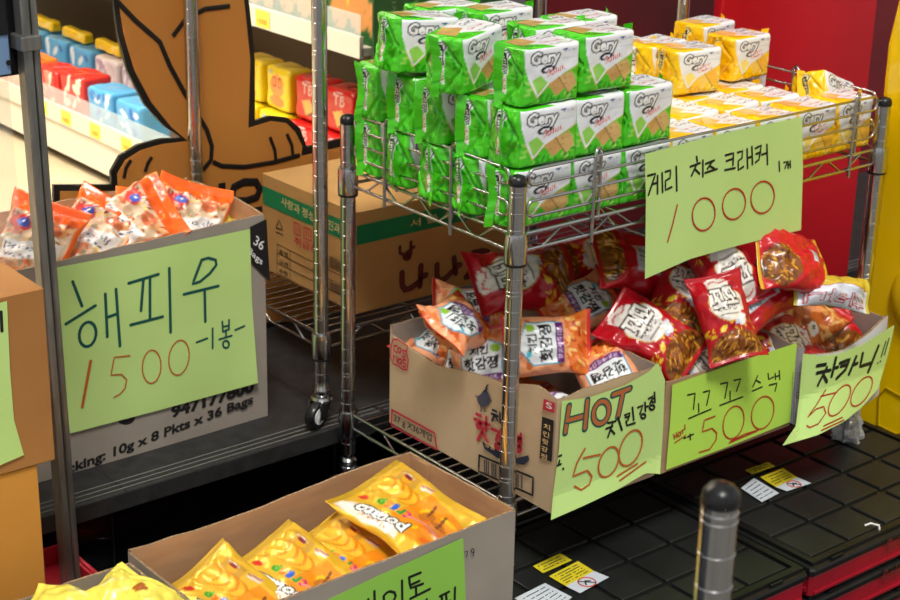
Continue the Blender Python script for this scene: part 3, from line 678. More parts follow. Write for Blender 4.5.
strokes_y('fold_mark', [[(124, 178), (126, 168), (131, 160)]], by-.0025, m_boardblack, bb, .0035); strokes_y('fold_mark', [[(145, 172), (148, 163), (152, 157)]], by-.0025, m_boardblack, bb, .0035)
strokes_y('fold_mark', [[(270, 137), (275, 150), (276, 161)]], by-.0025, m_boardblack, bb, .0035); strokes_y('fold_mark', [[(287, 134), (292, 145), (293, 155)]], by-.0025, m_boardblack, bb, .0035)
strokes_y('black_lettering', [[(222, 183), (222, 215)], [(235, 215), (262, 210)]], by-.0025, m_boardblack, bb, .008)
strokes_y('black_lettering', [[(232, 195), (234, 187), (244, 182), (256, 182), (260, 189), (257, 197), (246, 201), (235, 201), (232, 195)]], by-.0025, m_boardblack, bb, .008)
# ================================================================== CARTONS
def carton(name, label, cat, fp, z0, z1, m, m_in=None, tops=None, t=.004, edge=m_edge, bulge=None, seed=1):
    """open carton: footprint fp (4 xy corners, counter-clockwise from the front left), rim height z1 or per wall function tops[i](s)"""
    root = thing(name, label, cat, (fp[0][0], fp[0][1], z0)); b = MB(); n = 28; cx = sum(p[0] for p in fp)/4; cy = sum(p[1] for p in fp)/4
    for i in range(4):
        a, c = Vector((*fp[i], 0)), Vector((*fp[(i+1) % 4], 0)); d = (c-a).normalized(); nr = Vector((-d.y, d.x, 0)); L = (c-a).length
        nz_ = 8; rows = []
        for inner in (0, 1):
            for k in range(nz_+1):
                for j in range(n+1):
                    s_ = j/n; zt = tops[i](s_) if tops and tops[i] else z1
                    zt += .0022*noise.noise(Vector((s_*L*26, i*3.1, seed)))+.0008*noise.noise(Vector((s_*L*140, i, seed)))
                    f = k/nz_; p = a+d*(t*.5*inner+s_*(L-t*inner))+nr*(t*inner)
                    bl = (bulge[i] if bulge else 0)*math.sin(math.pi*s_)*math.sin(math.pi*min(1, f*.6+.35))
                    bl += .0015*noise.noise(Vector((s_*L*9, f*2, i+seed)))*f
                    rows.append((p.x-nr.x*bl, p.y-nr.y*bl, z0+(zt-z0)*f))
        o = (nz_+1)*(n+1); fs = gridfaces(n+1, nz_+1)
        b.cur = 0; off = len(b.v); b.add(rows, []); 
        for q in fs: b.f.append(tuple(x+off for x in q)); b.mi.append(0)
        for q in fs: b.f.append(tuple(x+off+o for x in q[::-1])); b.mi.append(1)
        for j in range(n): b.f.append((off+nz_*(n+1)+j, off+nz_*(n+1)+j+1, off+o+nz_*(n+1)+j+1, off+o+nz_*(n+1)+j)); b.mi.append(2)
    b.cur = 0; z = z0+.003; off = len(b.v); b.add([(p[0], p[1], z0) for p in fp]+[(p[0], p[1], z) for p in fp], [(3, 2, 1, 0), (4, 5, 6, 7)])
    b.build('carton_walls', m, root, mats=[m, m_in or m, edge]); return root
def closed_box(root, fp, z0, z1, m):
    b = MB(); r = .002; v = [(p[0], p[1], z0) for p in fp]+[(p[0], p[1], z1) for p in fp]; b.add(v, [(3, 2, 1, 0), (0, 1, 5, 4), (1, 2, 6, 5), (2, 3, 7, 6), (3, 0, 4, 7)])
    mx = [( (fp[0][k]+fp[3][k])/2, (fp[1][k]+fp[2][k])/2) for k in (0, 1)]
    A = (mx[0][0], mx[1][0], z1+.0005); Bm = (mx[0][1], mx[1][1], z1+.0005)   # flap seam runs along the long side
    b.add([v[4], v[5], Bm, A], [(0, 1, 2, 3)]); b.add([A, Bm, v[6], v[7]], [(0, 1, 2, 3)])
    o = b.build('carton_walls', m, root); md = o.modifiers.new('b', 'BEVEL'); md.width = .002; md.segments = 2; return o
class Pl:                                  # vertical face plane of a box, used to lay prints and paper on it
    def __init__(s, n, c, off=.0007):
        s.n = np.array(n, float)/np.linalg.norm(n); s.c = c; s.off = off; s.U = np.cross([0, 0, 1.], s.n); s.U /= np.linalg.norm(s.U)
    def P(s, px, py, off=None): return Vector(on(px, py, s.n, s.c+(s.off if off is None else off)))
    def lift(s, p, d):        # slide a point toward the viewer's side by d along its sight line
        v = Vector(p)-Vector(CAM); return p+v*(d/Vector(s.n).dot(v))
    def poly(s, name, pts, m, parent, off=None):
        from mathutils.geometry import tessellate_polygon
        P = [s.P(*p, off) for p in pts]; tri = tessellate_polygon([[Vector((p.dot(Vector(s.U)), p.z, 0)) for p in P]]); return meshobj(name, P, [tuple(t) for t in tri], m, parent)
    def lines(s, name, segs, w, m, parent, off=None, disp=None, closed=False):   # w in metres ; flat felt-pen strokes
        b = MB(); N = Vector(s.n)
        for g in segs:
            ww = w
            P = [s.P(x, y, off) for x, y in g]; k = len(P)
            Q = []
            for i in range(k-1):                              # subdivide
                m_ = max(1, int((P[i+1]-P[i]).length/.006)); Q += [P[i].lerp(P[i+1], j/m_) for j in range(m_)]
            Q.append(P[-1]); k = len(Q); vs = []; fs = []
            for i, p in enumerate(Q):
                d = Q[min(i+1, k-1)]-Q[max(i-1, 0)]; d = d.normalized() if d.length else Vector((0, 0, 1)); t = N.cross(d)*ww/2; e = .0
                dd = s.lift(p, disp(p))-p if disp else Vector()
                vs += [p+t+dd, p-t+dd]
            for i in range(k-1): fs.append((2*i, 2*i+1, 2*i+3, 2*i+2))
            for j, sg in ((0, 1), (k-1, -1)):              # round ends
                p = Q[j]; dd = s.lift(p, disp(p))-p if disp else Vector(); d = ((Q[1]-Q[0]) if j == 0 else (Q[-1]-Q[-2])).normalized(); t = N.cross(d); o_ = len(vs); vs.append(p+dd)
                for a in range(7): an = math.pi*a/6; vs.append(p+dd+t*math.cos(an)*ww/2-d*sg*math.sin(an)*ww/2)
                fs += [(o_, o_+a+1, o_+a+2) for a in range(6)]
            b.add(vs, fs)
        return b.build(name, m, parent)
    def text(s, name, txt, p0, p1, hpx, m, parent, off=None, shear=0, up=None, bold=.012):
        """baseline from pixel p0 to p1, cap height hpx pixels"""
        A, B = s.P(*p0, off), s.P(*p1, off); U = (B-A); w = U.length; U.normalize(); T = s.P(p0[0]+(up[0] if up else 0), p0[1]-hpx+(up[1] if up else 0), off)-A
        v, t, _ = glyphs(txt, bold); return meshobj(name, [A+U*(a*w)+T*b_+U*(b_*shear) for a, b_ in v], t, m, parent)
def ell(cx, cy, rx, ry, rot=0, n=22, a0=0., a1=1.02):
    return [(cx+rx*math.cos(t)*math.cos(rot)-ry*math.sin(t)*math.sin(rot), cy+rx*math.cos(t)*math.sin(rot)+ry*math.sin(t)*math.cos(rot)) for t in np.linspace(-1.2+a0*2*math.pi, -1.2+a1*2*math.pi, n)]
def cr(o, s, segs): return [[(o[0]+x/s, o[1]+y/s) for x, y in g] for g in segs]
# --- 36 bags carton
Y1 = .555
bx = carton('snack_carton', 'large grey cardboard box of orange snack bags on the dark step, left of the posts', 'cardboard box', [(-.60, Y1), (-.080, Y1), (-.085, .80), (-.60, .80)], STEPZ+.0005, -.056, m_card_grey, m_card_in,
            tops=[lambda s: -.066+.010*s, lambda s: -.056+.010*math.sin(s*3), lambda s: -.050, None], bulge=[.003, .002, .002, .002], seed=4)
p1 = Pl((0, -1, 0), -Y1, .0035)
o = p1.poly('black_corner_print', [(250, 227), (266.5, 219), (270, 282), (250, 262)], m_prblack, bx, .0030)
p1.text('printed_text', '36', (253, 244), (262, 251), 10, m_white, bx, up=(3.4, 1)); p1.text('printed_text', 'Bags', (247, 254), (261, 267), 8.5, m_white, bx, up=(2.6, 1))
p1.text('printed_text', 'Packing: 10g x 8 Pkts x 36 Bags', (52, 483), (253, 406), 13, m_prblack, bx, bold=.03)
p1.text('printed_text', '947177800', (171, 419), (254, 392), 13, m_prblack, bx, .0030, bold=.05)
p1.lines('printed_dot', [ell(126, 418, 6.5, 4)], .010, m_prblack, bx, .0030)
# --- green striped carton
NY, NX = .503, .074; NZ = -.2565
bx = thing('striped_carton', 'closed golden brown carton with green stripe and large maroon Korean lettering on the rear rack', 'cardboard box', (NX, NY, NZ))
NT = onY(352, 214, NY)[2]
closed_box(bx, [(NX, NY), (.44, NY), (.44, .80), (NX, .80)], NZ, NT, m_card_nana)
f = Pl((0, -1, 0), -NY, .0008); l = Pl((-1, 0, 0), -NX, .0008)
def band(pl, ax, a0, a1, z0, z1, nm):
    P = [(NX-.0008, a0, z0), (NX-.0008, a1, z0), (NX-.0008, a1, z1), (NX-.0008, a0, z1)] if ax == 'y' else [(a0, NY-.0008, z0), (a1, NY-.0008, z0), (a1, NY-.0008, z1), (a0, NY-.0008, z1)]
    return meshobj(nm, P, [(0, 1, 2, 3)], m_prgreen, bx)
zb1 = l.P(266, 187)[2]; zb0 = l.P(266, 205)[2]; band(l, 'y', NY+.001, .799, zb0, zb1, 'green_stripe'); band(f, 'x', NX+.001, .439, zb0, zb1, 'green_stripe')
l.text('printed_text', '사랑과 정성', (281, 205), (314, 222), 9, m_prtan, bx, .0014); l.text('printed_text', '진과자', (328, 229), (346, 237), 10, m_prtan, bx, .0014)
f.text('printed_text', '서 울 식 품', (410, 228), (470, 214), 8, m_prtan, bx, .0014)
l.text('handling_print', '취급주의', (294, 244), (326, 258), 8, m_prred, bx)
l.lines('handling_print', [[(294, 222), (300, 225), (300, 236), (294, 233), (294, 222)], [(304, 227), (311, 230), (311, 241), (304, 238), (304, 227)], [(296, 226), (296, 231)], [(298, 227), (298, 232)], [(306, 236), (307, 230), (309, 237)]], .0025, m_prred, bx)
l.lines('recycling_mark', [[(276, 228), (279, 220), (283, 230), (276, 228)], [(276, 232), (283, 235)]], .0022, m_prblack, bx)
l.lines('printed_table', [[(277, 244), (277, 273)], [(277, 244), (345, 278)], [(277, 253), (345, 287)], [(277, 263), (345, 297)], [(277, 273), (345, 308)], [(290, 250), (290, 280)]], .0013, m_prblack, bx)
for t_, y in (('품명', 257), ('규격', 267), ('수량', 276)): l.text('printed_text', t_, (279, y-3), (288, y+1), 5, m_prblack, bx)
l.lines('barcode', [[(330+i*1.3, 256+i*.7), (330+i*1.3, 267+i*.7)] for i in range(12)]+[[(330+i*1.3, 281+i*.7), (330+i*1.3, 290+i*.7)] for i in range(12)], .0018, m_prblack, bx)
NA = [[(402, 273), (402, 285), (405, 290), (411, 288), (420, 281)], [(421, 266), (420, 286)], [(421, 277), (426, 275)], [(437, 265), (437, 276), (440, 281), (446, 278), (452, 272)], [(454, 258), (456, 273)], [(455, 267), (460, 265)],
      [(473, 253), (482, 251), (488, 252), (486, 262), (480, 270)], [(474, 262), (484, 260)], [(470, 268), (468, 275)], [(466, 277), (490, 270)]]
NB = [[(400, 247), (400, 253), (404, 255), (409, 251)], [(411, 242), (411, 254)], [(411, 248), (414, 247)], ell(407, 257, 3, 2)]
f.lines('maroon_lettering', NA, .0115, m_prblack, bx, .0010); f.lines('maroon_lettering', NA, .0075, m_prmaroon, bx, .0016)
f.lines('maroon_lettering', NB, .0065, m_prblack, bx, .0010); f.lines('maroon_lettering', NB, .0038, m_prmaroon, bx, .0016)
# --- hot chicken carton
HX, HY, BZ = .031, -.070, -.3940
def hot_left(s):     # s runs from back (0) to front (1)
    px = 390+165*s; prof = [(390, 334), (400, 341), (412, 349), (440, 367), (475, 375), (505, 384), (540, 386), (547, 394), (555, 400)]
    py = np.interp(px, [a for a, _ in prof], [c for _, c in prof]); return onX(px, py, HX)[2]
hb = carton('snack_carton', 'tan cardboard box of orange chip bags, red and navy print, leftmost on lower shelf', 'cardboard box', [(HX, HY), (.252, HY), (.252, .345), (HX, .345)], BZ, -.205, m_card_hot, m_card_grey,
            tops=[lambda s: -.204+.004*math.sin(s*3), lambda s: -.205+.012*math.sin(2.5*s)-.01*s, lambda s: -.215, hot_left], bulge=[.0, .0, 0, .0], seed=9)
l = Pl((-1, 0, 0), -HX, .0030)
o4 = (384, 325); S4 = 4.286
l.lines('frame_print', cr(o4, S4, [[(34, 364), (217, 464), (226, 534), (32, 430), (34, 364)]]), .0042, m_prred, hb)
l.text('printed_text', '37 g X36개입', (393.8, 422.5), (431.5, 443.5), 9.5, m_prblack, hb)
l.lines('logo_print', cr(o4, S4, [[(30, 95), (38, 62), (60, 62), (80, 78), (100, 90), (96, 120), (104, 150), (98, 192), (80, 190), (60, 175), (38, 165), (28, 135), (30, 95)]]), .0030, m_prred, hb)
l.lines('logo_print', cr(o4, S4, [[(56, 90), (44, 88), (42, 108), (54, 118)], ell(66, 108, 7, 10), [(92, 112), (80, 108), (82, 122), (92, 126), (88, 140), (78, 134)], [(40, 150), (41, 128), (48, 140), (56, 134), (56, 160)], ell(68, 156, 7, 11), [(92, 150), (80, 148), (82, 162), (92, 166), (90, 182), (78, 176)]]), .0036, m_prred, hb)
o5 = (460, 370); S5_ = 3.75
l.poly('chick_print', cr(o5, S5_, [[(90, 74), (100, 76), (108, 90), (114, 108), (110, 124), (98, 136), (84, 138), (70, 128), (64, 112), (66, 98), (78, 90)]])[0], mat('print_slate', (72, 74, 92), .6), hb)
l.lines('chick_print', cr(o5, S5_, [[(92, 80), (100, 60), (106, 55)], [(96, 84), (102, 66)], [(78, 135), (80, 155), (76, 152)], [(92, 138), (92, 156), (98, 154)], [(58, 96), (66, 104)], [(112, 110), (118, 118)]]), .0022, m_prnavy, hb)
l.lines('big_red_lettering', cr(o5, S5_, [[(62, 165), (78, 173)], [(54, 184), (92, 200)], ell(72, 208, 9, 9), [(98, 178), (98, 228)], [(98, 202), (110, 206)], [(88, 222), (66, 262)], [(84, 236), (104, 270)],
    [(118, 220), (145, 232), (135, 262)], [(152, 225), (150, 262)], ell(142, 285, 10, 10)]), .0058, m_prred, hb)
l.lines('big_red_lettering', cr(o5, S5_, [[(200, 245), (222, 250), (205, 275)], [(212, 262), (222, 272)], [(228, 240), (230, 275)], [(220, 258), (228, 258)], ell(218, 295, 11, 11)]), .0058, m_prred, hb)
l.lines('navy_lettering', cr(o5, S5_, [[(122, 150), (136, 156)], [(118, 164), (142, 174)], [(130, 168), (120, 190)], [(132, 172), (142, 190)], [(150, 158), (150, 198)]]), .0042, m_prnavy, hb)
l.poly('ribbon_print', cr(o5, S5_, [[(82, 268), (150, 306), (212, 330), (256, 320), (260, 338), (240, 356), (200, 348), (140, 330), (92, 296)]])[0], m_prnavy, hb); l.text('printed_text', '정통', (484.5, 446), (495, 451), 5, m_prtan, hb, .0036)
l.lines('barcode', cr(o5, S5_, [[(72, 320), (274, 404), (272, 470), (70, 380), (72, 320)]]), .0040, m_prblack, hb)
l.lines('barcode', cr(o5, S5_, [[(92+i*7, 338+i*2.9), (92+i*7, 384+i*2.9)] for i in range(21) if i % 4 != 3]), .0026, m_prnavy, hb)
l.poly('red_label_print', cr(o5, S5_, [[(314, 108), (356, 124), (354, 162), (310, 148)]])[0], m_prred, hb); l.text('printed_text', 'S', (546, 407.5), (552, 409.8), 6, m_white, hb, .0036)
l.poly('black_label_print', cr(o5, S5_, [[(308, 174), (352, 190), (344, 344), (298, 330)]])[0], m_prblack, hb)
o = l.text('printed_text', '치킨핫강정', (549.8, 421), (546.2, 458.5), 0, m_prtan, hb, .0036, up=(-6.5, -2.2)) if False else None
for k, ch in enumerate('치킨핫강정'): l.text('printed_text', ch, (543.5-.75*k, 428.5+7.4*k), (550-.75*k, 431+7.4*k), 5.6, m_prtan, hb, .0036)
# --- kkokko carton and chakani carton
kb = carton('snack_carton', 'cardboard box of red noodle snack bags with bright green sign, middle of the lower shelf', 'cardboard box', [(.262, -.072), (.578, -.072), (.578, .30), (.262, .30)], BZ, -.238, m_card, m_card_grey,
            tops=[lambda s: -.233-.012*s, lambda s: -.246+.01*math.sin(4*s), None, lambda s: -.235], bulge=[.0, 0, 0, 0], seed=12)
def chk(s): return -.262-.018*math.sin(math.pi*s)**1.2+.020*s*s
cb = carton('snack_carton', 'white lined cardboard box at the right end of the lower shelf with curling green sign', 'cardboard box', [(.588, -.080), (.812, -.080), (.815, .30), (.588, .30)], BZ, -.250, m_card_white, m_card_grey,
            tops=[chk, lambda s: -.245-.004*s, None, None], bulge=[.022, 0, 0, 0], seed=15)
pc = Pl((0, -1, 0), .080, .001)
pc.lines('printed_lines', [[(793+i*2.2, 372), (790.5+i*2.2, 434)] for i in range(4)], .0010, m_prnavy, cb); pc.lines('printed_letter', [ell(797.5, 395, 1.5, 3)], .0012, m_prmaroon, cb)
# --- potato carton
pb = [tuple(onZ(x, y, -.35)[:2]) for x, y in ((517, 508), (408, 453), (130, 553))]
PXR = -.061; PXL = -.580; PY0 = -.100; PY1 = .150
pbx = carton('snack_carton', 'long open cardboard box of gold potato snacks, nearest box in the picture', 'cardboard box', [(PXL, PY0), (PXR+.002, PY0+.012), (PXR-.006, PY1+.008), (PXL, PY1-.012)], -.5135, -.350, m_card_grey, m_card_in,
             tops=[lambda s: -.351, lambda s: -.350, lambda s: -.349+.004*math.sin(7*s), None], bulge=[.002, .002, .004, .002], seed=21)
MB().box((PXR-.010, .105, -.50), (PXR-.0085, .150, -.353)).build('corner_flap', m_card_in, pbx)
pp = Pl((0, -1, 0), -(PY0+.010), .0045)
pp.lines('pencil_number', cr((360, 530), 7.5, [[(788, 165), (808, 158), (800, 202)], ell(845, 155, 11, 13), [(856, 155), (850, 192)]]), .0016, m_prblack, pbx)
pp.lines('round_stamp', cr((330, 540), 4.737, [ell(435-0, 25, 26, 30)]), .0014, m_card_grey, pbx) if False else None
# --- yellow snack carton bottom left
yb = carton('snack_carton', 'open cardboard box of pale yellow snack bags at the bottom left corner', 'cardboard box', [(-1.02, -.16), (-.590, -.16), (-.590, .115), (-1.02, .115)], -.5135, -.352, m_card_grey, m_card_grey, bulge=[.002]*4, seed=25)
# --- left stack
SY = .20
def lx(px, py): return onY(px, py, SY)
t1 = lx(47, 287)[2]; x_r = -.652; t2 = lx(36, 464)[2]
b2 = thing('stacked_carton', 'tall golden cardboard carton standing at the left edge under the brown carton', 'cardboard box', (-.95, SY, -.765))
closed_box(b2, [(-.98, SY), (-.677, SY), (-.677, .415), (-.98, .415)], -.765, t2-.002, m_card_or)
b1 = thing('stacked_carton', 'brown cardboard carton on top of the golden one at the left edge', 'cardboard box', (-.95, SY, t2))
closed_box(b1, [(-.96, SY-.004), (x_r, SY-.004), (x_r, .41), (-.96, .41)], t2, t1, m_card_br)
ps = Pl((0, -1, 0), -(SY-.004), .001)
tt = meshobj('pink_tape', [(-.80, SY+.05, t1+.0012), (-.72, SY+.03, t1+.0012), (-.72, SY+.045, t1+.0012), (-.80, SY+.067, t1+.0012)], [(0, 1, 2, 3)], m_prred, b1)
# --- red tray and the aluminium upright standing in it
tr = thing('red_tray', 'red plastic tray on the ground left of the potato snack box, holding the aluminium upright', 'tray', (-.66, .24, GZ))
ax0, ax1, ay0, ay1, az = -.668, -.545, .285, .436, -.480
b = MB(); b.bbox((ax0, ay0, GZ), (ax1, ay1, az-.03), .004); b.box((ax0, ay0, az-.03), (ax1, ay0+.006, az)); b.box((ax1-.006, ay0+.006, az-.03), (ax1, ay1, az)); b.box((ax0, ay1-.006, az-.03), (ax1-.006, ay1, az)); b.box((ax0, ay0+.006, az-.03), (ax0+.006, ay1-.006, az)); b.build('tray_body', m_red, tr)
b = MB(); b.tube([(ax1+.002, ay0-.002, az), (ax1+.002, ay1, az)], .004, 8); b.tube([(ax1+.002, ay0-.002, az), (ax0, ay0-.002, az)], .004, 8); b.build('tray_rim', m_red, tr)
ux, uy = -.583, .330
up = thing('aluminium_upright', 'tall grooved aluminium upright with a black and pale blue panel clamped at its top', 'upright', (ux, uy, az-.03))
b = MB(); w2 = .0120
b.bbox((ux-w2, uy-w2, az-.0295), (ux+w2*.1, uy+w2, .62), .002); b.bbox((ux+w2*.25, uy-w2, az-.0295), (ux+w2, uy+w2, .62), .002); b.box((ux, uy-w2*.5, az-.0295), (ux+w2*.4, uy+w2, .62))
b.build('profile', m_alu, up)
zt = onY(30, 50, uy)[2]
q0 = onY(68, 149/3+30, uy); 
b = MB(); b.bbox((ux-.018, uy-.020, onY(30, 49, uy)[2]), (ux+.012, uy+.018, onY(30, 34, uy)[2]), .002); b.build('clamp', m_alu, up)
zz0 = onY(22, 79, uy)[2]; xL = onY(-30, 60, uy)[0]
b = MB(); b.bbox((xL, uy+.018, zz0), (onY(44, 60, uy)[0], uy+.040, .62), .012); b.build('black_panel_frame', m_cap, up)
zz1 = onY(12, 76, uy)[2]; b = MB(); b.bbox((xL, uy+.006, zz1), (onY(17, 60, uy)[0], uy+.018, .62), .002); o = b.build('blue_plate', m_blue, up)
b = MB(); b.bbox((onY(1, 20, uy)[0], uy+.004, onY(8, 36, uy)[2]), (onY(13, 20, uy)[0], uy+.0062, .60), .0015); b.build('slot', m_cap, up)
b = MB(); b.lathe([(.0035, 0), (.0035, .003)], (0, 0, 0), 16, 'y'); c = onY(13, 63, uy+.004); b.v = [(v[0]+c[0], v[1]+c[1]-.001, v[2]+c[2]) for v in b.v]; b.build('screw', m_cap, up)
MB().box((-.98, uy+.045, t1+.01), (ux-w2, uy+.047, .62)).build('clear_panel', m_clear2, up)
up.rotation_euler = Vector(FW).to_3d() and (Matrix.Rotation(-.012, 3, Vector(FW)).to_euler())
up.location = (ux+.004, uy, az-.03)
# ================================================================== PRICE SIGNS
def coons(top, bot, left, right, u, v):
    def ip(P, t):
        P = np.array(P, float); d = np.r_[0, np.cumsum(np.linalg.norm(np.diff(P, axis=0), axis=1))]; d /= d[-1]; return np.stack([np.interp(t, d, P[:, 0]), np.interp(t, d, P[:, 1])], -1)
    T, B, L, R = ip(top, u), ip(bot, u), ip(left, v), ip(right, v); u = u[:, None]; v = v[:, None]
    c00, c10, c01, c11 = [np.array(q, float) for q in (top[0], top[-1], bot[0], bot[-1])]
    return (1-v)*T+v*B+(1-u)*L+u*R-((1-u)*(1-v)*c00+u*(1-v)*c10+(1-u)*v*c01+u*v*c11)
def sign(label, pl, top, bot, left, right, m, inks, disp=None, nu=30, nv=22, curl=.0015):
    P0 = pl.P(*top[0], 0); root = thing('price_sign', label, 'price sign', tuple(pl.P(*bot[0], 0)), 'handwritten green price signs')
    u, v = np.meshgrid(np.linspace(0, 1, nu), np.linspace(0, 1, nv)); Q = coons(top, bot, left, right, u.ravel(), v.ravel()); N = Vector(pl.n)
    dd = disp or (lambda p: 0)
    f = lambda p: dd(p)+curl*noise.noise(p*9)
    F_ = []; Bk = []
    for x, y in Q: p = pl.P(x, y, pl.off); p = pl.lift(p, f(p)); F_.append(p); Bk.append(p-N*.0003)
    n = len(F_); fs = gridfaces(nu, nv); ed = [i for i in range(nu)]+[j*nu+nu-1 for j in range(1, nv)]+[(nv-1)*nu+i for i in range(nu-2, -1, -1)]+[j*nu for j in range(nv-2, 0, -1)]
    fs = fs+[tuple(i+n for i in q[::-1]) for q in fs]+[(ed[i], ed[(i+1) % len(ed)], ed[(i+1) % len(ed)]+n, ed[i]+n) for i in range(len(ed))]
    sh = meshobj('paper', F_+Bk, fs, m, root, smooth=False)
    for k, (nm, mm, w, segs) in enumerate(inks): pl.lines(nm, segs, w, mm, root, off=pl.off+.0005+.0002*k, disp=f)
    return root
o, s = (50, 240), 3.
k = lambda g: cr(o, s, g)
s1 = Pl((0, -1, 0), -Y1, .0065)
sign('large green paper sign reading 해피우 1500 on the grey box of orange bags', s1, [(54, 268), (150, 250), (250, 229)], [(70, 433.5), (160, 410), (258, 383)], [(54, 268), (61, 350), (70, 433.5)], [(250, 229), (252, 300), (258, 383)], m_green, [
    ('teal_handwriting', m_teal, .0052, k([[(68, 125), (96, 198)], [(48, 252), (136, 197)], ell(113, 283, 25, 37, .15), [(166, 162), (172, 290)], [(172, 232), (200, 222)], [(198, 148), (210, 318)], [(236, 130), (325, 103)], [(280, 122), (273, 212)], [(300, 115), (300, 235)], [(242, 255), (338, 230)], [(358, 85), (362, 277)],
        [(455, 60), (440, 100), (428, 132), (450, 125), (480, 100), (499, 75), (497, 60), (475, 54), (455, 60)], [(402, 163), (505, 138)], [(464, 155), (466, 245)]])),
    ('small_handwriting', m_teal, .0036, k([[(440, 307), (472, 295)], [(488, 265), (488, 325)], [(517, 245), (519, 275)], [(537, 240), (537, 268)], [(519, 260), (537, 257)], [(519, 275), (537, 268)], [(528, 270), (528, 290)], [(508, 298), (545, 287)], ell(528, 313, 9, 11), [(556, 270), (583, 258)]])),
    ('price_handwriting', m_orange, .0024, k([[(240, 347), (193, 352), (183, 405), (215, 403), (230, 420), (225, 445), (210, 462), (192, 472)], ell(305, 380, 28, 50, .05), ell(387, 353, 30, 53, .15)])),
    ('price_handwriting', m_orange, .0050, k([[(122, 363), (97, 500)]]))], disp=lambda p: .004*max(0, (p.x+.16)/.08)*max(0, (-.2-p.z)/.1))
o, s = (640, 110), 3.529
s2 = Pl((0, -1, 0), .014, .0)
sign('green paper sign reading 1000 hanging on the basket rail below the yellow crackers', s2, [(645, 154), (720, 134), (802, 117)], [(645, 279), (690, 259), (740, 245), (801, 230)], [(645, 154), (646, 200), (645, 279)], [(802, 117), (803, 170), (801, 230)], m_green, [
    ('black_handwriting', m_black, .0040, k([[(28, 232), (55, 225), (30, 300)], [(45, 262), (62, 256)], [(62, 232), (62, 295)], [(78, 222), (80, 290)], [(90, 218), (108, 213), (106, 240), (90, 250), (90, 282), (112, 272)], [(128, 200), (130, 285)], [(200, 165), (202, 182)], [(178, 200), (212, 187)], [(200, 192), (182, 232)], [(195, 210), (210, 225)], [(222, 178), (222, 235)],
        [(232, 190), (262, 178)], [(255, 182), (238, 208)], [(245, 197), (262, 207)], [(230, 222), (272, 208)], [(302, 160), (330, 152), (328, 195)], [(305, 180), (328, 172)], [(300, 212), (335, 205)], [(345, 150), (362, 145), (360, 170), (347, 180), (347, 212), (365, 200)], [(378, 138), (380, 205)], [(380, 170), (392, 165)], [(395, 130), (397, 192)],
        [(408, 135), (428, 125), (420, 175), (408, 185)], [(410, 155), (426, 150)], [(430, 158), (446, 152)], [(448, 122), (450, 192)]])),
    ('small_handwriting', m_black, .0034, k([[(491, 182), (493, 215)], [(508, 185), (520, 182), (512, 205)], [(522, 182), (523, 205)], [(523, 193), (529, 192)], [(530, 180), (531, 203)]])),
    ('price_handwriting', m_inkred, .0030, k([[(132, 335), (115, 405), (98, 465)], ell(225, 368, 40, 58, .12), ell(332, 332, 40, 55, .2), ell(433, 308, 41, 57, .15)]))])
o, s = (550, 370), 4.
def d3(p): return .010*math.sin(math.pi*min(1, max(0, (p.x-HX)/.22)))*.6+.010*max(0, (-.36-p.z)/.05)
s3 = Pl((0, -1, 0), -HY, .005)
sign('green paper sign reading HOT and 500 on the tan box of orange chips', s3, [(562, 401), (588, 398), (624, 386), (649, 372), (658, 362), (665, 380)], [(551, 520), (583, 506), (617, 490), (646, 473), (660, 474)], [(562, 401), (559, 450), (553, 495), (551, 520)], [(665, 380), (663, 430), (660, 474)], m_green, [
    ('letter_outline', m_teal, .0125, k([[(77, 145), (62, 250)], [(150, 122), (140, 235)], [(72, 202), (144, 182)], ell(205, 170, 30, 46, .25), [(252, 100), (320, 74)], [(292, 92), (272, 188)]])),
    ('brown_lettering', m_brownink, .0070, k([[(77, 147), (62, 248)], [(150, 124), (140, 232)], [(72, 202), (144, 182)], ell(205, 170, 30, 46, .25), [(254, 99), (318, 75)], [(292, 92), (272, 186)]])),
    ('black_handwriting', m_black, .0040, k([[(232, 212), (262, 205)], [(225, 235), (250, 225)], [(250, 215), (232, 268)], [(245, 240), (258, 255)], [(272, 190), (288, 240)], [(300, 180), (320, 172), (312, 200)], [(302, 190), (318, 185)], [(330, 150), (335, 200)], [(305, 205), (308, 222), (340, 212)], [(352, 150), (372, 142), (360, 175)], [(380, 130), (382, 165)], [(382, 148), (392, 145)], ell(373, 185, 9, 9),
        [(395, 115), (412, 105), (400, 135)], [(405, 122), (412, 130)], [(418, 90), (420, 130)], [(410, 115), (418, 112)], ell(408, 150, 10, 9)])),
    ('small_handwriting', m_black, .0036, k([[(36, 345), (46, 341)], [(38, 362), (34, 380)], [(30, 382), (44, 376)], [(52, 394), (54, 396)]])),
    ('price_handwriting', m_orange, .0034, k([[(200, 338), (135, 352)], [(140, 315), (108, 372), (92, 425), (150, 402), (168, 425), (158, 458), (125, 480), (98, 465)], ell(235, 368, 36, 64, .38), ell(323, 312, 40, 76, .38), [(270, 425), (350, 375)], [(280, 442), (382, 368)]]))], disp=d3)
o, s = (655, 335), 4.287
s4 = Pl((0, -1, 0), .072, .0040)
